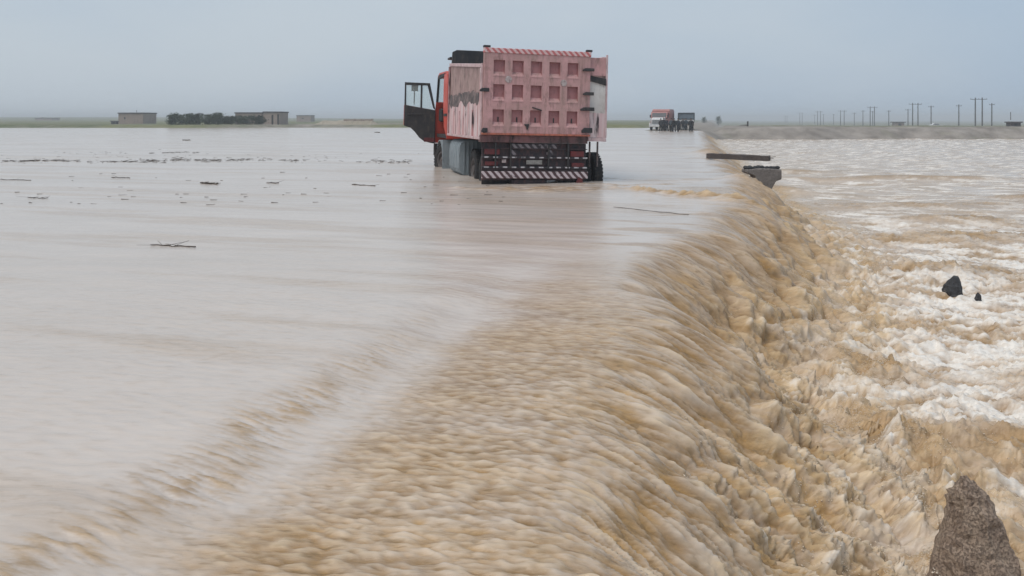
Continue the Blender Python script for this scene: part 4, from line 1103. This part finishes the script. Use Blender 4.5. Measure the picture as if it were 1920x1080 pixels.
# ------------------------------------------------------------------ rocks, concrete, flotsam
def mat_rock(name, c1, c2, dark, sc):
    m, nt, b = mat(name, 0.88, 0.25)
    col = mixc(nt, ramp(nt, noise(nt, sc, 6, 0.7), [(0.35, 0), (0.65, 1)]), c1, c2)
    pit = ramp(nt, noise(nt, sc * 7.0, 6, 0.8), [(0.38, 1), (0.50, 0)])
    col = mixc(nt, mth(nt, 'MULTIPLY', pit, 0.5), col, dark)
    nt.links.new(col, b.inputs['Base Color'])
    h = mth(nt, 'ADD', noise(nt, sc * 3, 8, 0.75), mth(nt, 'MULTIPLY', pit, -0.5))
    bump(nt, b, h, 0.9, 0.02)
    return m
M['rock'] = mat_rock('brown_conglomerate', (0.46, 0.35, 0.265), (0.32, 0.235, 0.18), (0.09, 0.07, 0.06), 11.0)
M['rock_dark'] = mat_rock('wet_dark_stone', (0.095, 0.098, 0.105), (0.05, 0.048, 0.05), (0.015, 0.014, 0.014), 14.0)
M['concrete'] = mat_rock('wet_concrete', (0.24, 0.215, 0.20), (0.17, 0.15, 0.14), (0.06, 0.05, 0.045), 4.0)
M['concrete_d'] = mat_rock('dark_wet_concrete', (0.13, 0.108, 0.098), (0.09, 0.075, 0.07), (0.03, 0.025, 0.022), 4.0)
M['twig'] = worn('dark_wet_twig', (0.06, 0.048, 0.04), (0.09, 0.07, 0.055), (0.02, 0.02, 0.02), 6.0, 0.2, 0.8)

from mathutils import noise as mnoise
def rock(name, mt, rings, seed, amp, label, cat, loc, sub=3):
    """rings: (z, cx, cy, rx, ry) from base to apex"""
    bm = bmesh.new(); N = 8; prev = None; rs = random.Random(seed)
    for (z, cx, cy, rx, ry) in rings:
        ring = []
        for i in range(N):
            q = 2 * math.pi * i / N
            ring.append(bm.verts.new((cx + rx * math.cos(q) * (1 + rs.uniform(-.17, .17)), cy + ry * math.sin(q) * (1 + rs.uniform(-.17, .17)), z)))
        if prev:
            for i in range(N): bm.faces.new((prev[i], prev[(i + 1) % N], ring[(i + 1) % N], ring[i]))
        prev = ring
    bm.faces.new(prev)
    bmesh.ops.triangulate(bm, faces=bm.faces)
    bmesh.ops.subdivide_edges(bm, edges=bm.edges, cuts=sub, use_grid_fill=True, fractal=0.35, seed=seed)
    bmesh.ops.triangulate(bm, faces=bm.faces)
    bm.normal_update()
    mv = []
    for v_ in bm.verts:
        p = v_.co * (1 / amp) * 0.10
        n = mnoise.fractal(p * 6 + Vector((seed, 0, 0)), 1.0, 2.1, 4) * amp + mnoise.cell(p * 9) * amp * 0.25
        mv.append(v_.normal * n)
    for v_, d in zip(bm.verts, mv): v_.co += d
    me = bpy.data.meshes.new(name); bm.to_mesh(me); bm.free(); me.materials.append(mt)
    o = link(bpy.data.objects.new(name, me)); o.location = loc
    return tag(o, label, cat)
dR = 4.25
def rp(px, py): return at(px, py, dR)
c = rp(1825, 1080)
def ringpx(y, xl, xr, dep):
    a, b = rp(xl, y), rp(xr, y); return (a.z - c.z, (a.x + b.x) / 2 - c.x, 0, (b.x - a.x) / 2, dep)
rock('boulder', M['rock'], [ringpx(1230, 1650, 1960, 0.34), ringpx(1150, 1700, 1925, 0.30), ringpx(1080, 1752, 1906, 0.25), ringpx(1030, 1762, 1892, 0.21), ringpx(990, 1773, 1880, 0.17), ringpx(950, 1779, 1858, 0.13), ringpx(925, 1785, 1846, 0.09), ringpx(906, 1797, 1828, 0.05), ringpx(893, 1806, 1811, 0.008)],
     3, 0.015, 'tall pointed brown boulder with a pitted face at the foot of the fall', 'boulder', c, 3)
d2 = 11.5; c2 = at(1785, 556, d2)
def r2(y, xl, xr, dep):
    a, b = at(xl, y, d2), at(xr, y, d2); return (a.z - c2.z, (a.x + b.x) / 2 - c2.x, 0, (b.x - a.x) / 2, dep)
rock('boulder', M['rock_dark'], [r2(590, 1762, 1812, 0.2), r2(556, 1772, 1802, 0.16), r2(545, 1767, 1802, 0.15), r2(535, 1772, 1801, 0.12), r2(526, 1781, 1799, 0.08), r2(518, 1788, 1796, 0.03)],
     9, 0.012, 'small dark wedge shaped rock sticking out of the foaming water', 'boulder', c2, 2)
for (px, py, w, lab) in ((1834, 557, 0.05, 'small dark stone awash just right of the wedge shaped rock'),):
    cc = at(px, py + 2, 11.3)
    rock('stone', M['rock_dark'], [(-0.2, 0, 0, w, w), (0.0, 0, 0, w, w * .8), (0.05, 0, 0, w * .7, w * .6), (0.08, 0, 0, w * 0.2, w * .2)], int(px), 0.008, lab, 'stone', cc, 1)

# concrete beam jutting out over the fall
a = at(1350, 294, 29.0); b = at(1443, 296, 28.0)
o = empty('concrete_beam', ((a + b) / 2)); tag(o, 'long dark concrete beam jutting out flat over the fall', 'beam')
L = (b - a).length
o.rotation_euler = (0, R(1.0), math.atan2(b.y - a.y, b.x - a.x))
nb = MB(); seg = 14; rs = random.Random(8)
vs_ = []; fs_ = []
for i in range(seg + 1):
    x = -L / 2 - 0.5 + (L + 0.5) * i / seg; j = lambda: rs.uniform(-0.012, 0.012)
    vs_ += [(x, -0.15 + j(), -0.10 + j()), (x, 0.15 + j(), -0.10 + j()), (x, 0.15 + j(), 0.10 + j()), (x, -0.15 + j(), 0.10 + j())]
for i in range(seg):
    for k in range(4): fs_.append((i * 4 + k, i * 4 + (k + 1) % 4, (i + 1) * 4 + (k + 1) % 4, (i + 1) * 4 + k))
fs_ += [(0, 1, 2, 3), tuple(seg * 4 + k for k in range(4))]
nb.add(vs_, fs_); nb.build('beam_body', M['concrete_d'], o, 0.012)
for k in range(3): MB().tube((L / 2 - 0.02, -0.08 + 0.08 * k, -0.03 + 0.03 * k), (L / 2 + 0.10 + 0.05 * k, -0.08 + 0.09 * k, -0.05 + 0.06 * k), 0.010, n=5).build('bent_rebar', M['twig'], o)

# culvert head wall with rubble on top
d3 = 19.4; p0, p1 = at(1400, 316, d3), at(1466, 340, d3)
o = empty('broken_culvert', ((p0.x + p1.x) / 2, d3, p1.z)); tag(o, 'broken concrete culvert wall with dark rubble along its top', 'culvert')
w = p1.x - p0.x; h = p0.z - p1.z
MB().prism([(-w * 0.18, -0.5), (w * 0.0, -0.5), (w * 0.22, -0.20), (w * 0.34, 0.0), (w / 2, h * 0.15), (w / 2, h * 0.92), (w * 0.2, h * 0.98), (-w * 0.1, h), (-w / 2, h * 0.9), (-w / 2, h * 0.65), (-w * 0.25, h * 0.4)], 'y', 0, 0.45).build('wall_face', M['concrete'], o, 0.02)
rs = random.Random(12)
for i in range(11):
    x = -w / 2 + w * (i + 0.5) / 11; r_ = 0.045 + 0.03 * rs.random()
    bm = bmesh.new(); bmesh.ops.create_icosphere(bm, subdivisions=2, radius=r_)
    for v_ in bm.verts: v_.co = Vector((v_.co.x * 1.25, v_.co.y * 1.2, v_.co.z * 0.9)) * (1 + 0.35 * mnoise.noise(v_.co * 14 + Vector((i * 3, 0, 0))))
    me = bpy.data.meshes.new('rubble_stone'); bm.to_mesh(me); bm.free(); me.materials.append(M['rock_dark'])
    q = link(bpy.data.objects.new('rubble_stone', me), o); q.location = (x, 0.14 + 0.1 * rs.random(), h * 0.95 + r_ * 0.5)

# ---- floating branches one can pick out
def branch(px0, px1, py0, py1, r, label, seed, twigs=4):
    r = r * 0.7
    a, b = gp(px0, py0), gp(px1, py1); rs = random.Random(seed)
    o = empty('floating_branch', ((a + b) / 2)); tag(o, label, 'branch')
    pts = []
    for i in range(9):
        t = i / 8; p = a.lerp(b, t) - (a + b) / 2; pts.append(p + Vector((0, rs.uniform(-.04, .04), r * 0.7 + rs.uniform(-0.5, 0.8) * r)))
    m_ = MB()
    for i in range(8): m_.tube(pts[i], pts[i + 1], r * (0.55 + 0.5 * abs(math.sin(i * 1.7))), r * (0.55 + 0.5 * abs(math.sin((i + 1) * 1.7))), 7)
    m_.build('stem', M['twig'], o)
    for k in range(twigs):
        p = pts[rs.randrange(1, 8)]; q = p + Vector((rs.uniform(-.3, .3), rs.uniform(-.2, .2), rs.uniform(0.0, 0.06)))
        MB().tube(p, q, r * 0.4, r * 0.15, 5).build('twig', M['twig'], o)
    return o
branch(284, 368, 460, 464, 0.012, 'thin dark branch adrift alone on the smooth water', 1, 5)
branch(342, 356, 263.0, 263.5, 0.05, 'short dark log adrift before the row of shrubs', 2, 2)
branch(376, 408, 344, 346, 0.030, 'dark stubby branch adrift below the long debris line', 3, 5)
branch(500, 522, 343, 344, 0.016, 'thin drifting twig between the stubby branch and the truck', 4, 3)
branch(660, 704, 347, 349, 0.016, 'long thin twig drifting to the left of the dump truck', 5, 3)
branch(702, 712, 248.5, 249, 0.07, 'dark log adrift by the far shore near the open cab door', 6, 1)
branch(1150, 1292, 388, 403, 0.007, 'long thin dark cable of weed lying across the water right of the truck', 7, 2)
branch(0, 60, 337, 338, 0.012, 'thin dark twig near the left end of the debris line', 8, 3)
branch(208, 244, 333, 334, 0.014, 'pale grey stick adrift just below the debris line', 10, 2)
branch(52, 88, 371, 372, 0.010, 'small twig cluster drifting on the calm water by itself', 11, 5)

# ---- the long line of flotsam and scattered chaff nobody could count
def flotsam():
    rs = random.Random(21); mb = MB()
    for (x0, x1, yb, n, sp, sz) in ((8, 150, 301.5, 170, 0.7, .8), (150, 300, 302.5, 70, 1.2, .7), (190, 310, 304.5, 60, .8, .7), (260, 420, 300.5, 130, 1.4, .7), (310, 510, 300, 150, 1.5, .7), (520, 575, 301, 40, 1.2, .7), (672, 770, 303, 80, 1.6, .7), (100, 240, 287, 60, 1.5, .5), (280, 372, 286.5, 70, .5, .7), (0, 700, 298, 160, 5, .5)):
        for i in range(n):
            px = rs.uniform(x0, x1); py = yb + rs.gauss(0, sp) + 0.8 * math.sin(px * 0.05)
            
            if math.sin(px * 0.11 + x0) + 0.7 * math.sin(px * 0.31) < -0.7: continue
            p = gp(px, py); l = rs.uniform(0.06, 0.34) * sz; a = rs.gauss(0, 0.5); d = Vector((math.cos(a), math.sin(a), rs.gauss(0, 0.05)))
            r_ = rs.uniform(0.004, 0.014) * sz
            mb.tube(p - d * l / 2 + Vector((0, 0, r_)), p + d * l / 2 + Vector((0, 0, r_ * 1.4)), r_, r_ * 0.6, 4)
    for i in range(110):
        px = rs.uniform(0, 960); py = rs.choice((rs.uniform(316, 372), rs.uniform(360, 385), rs.uniform(250, 300)))
        p = gp(px, py); l = rs.uniform(0.03, 0.16); a = rs.gauss(0, 0.3); d = Vector((math.cos(a), math.sin(a), 0)); r_ = rs.uniform(0.003, 0.008)
        mb.tube(p - d * l / 2 + Vector((0, 0, r_)), p + d * l / 2 + Vector((0, 0, r_)), r_, r_ * 0.6, 4)
    o = mb.build('flotsam', M['twig'])
    tag(o, 'dark line of reeds and twigs floating across the flood', 'flotsam', kind='stuff')
flotsam()
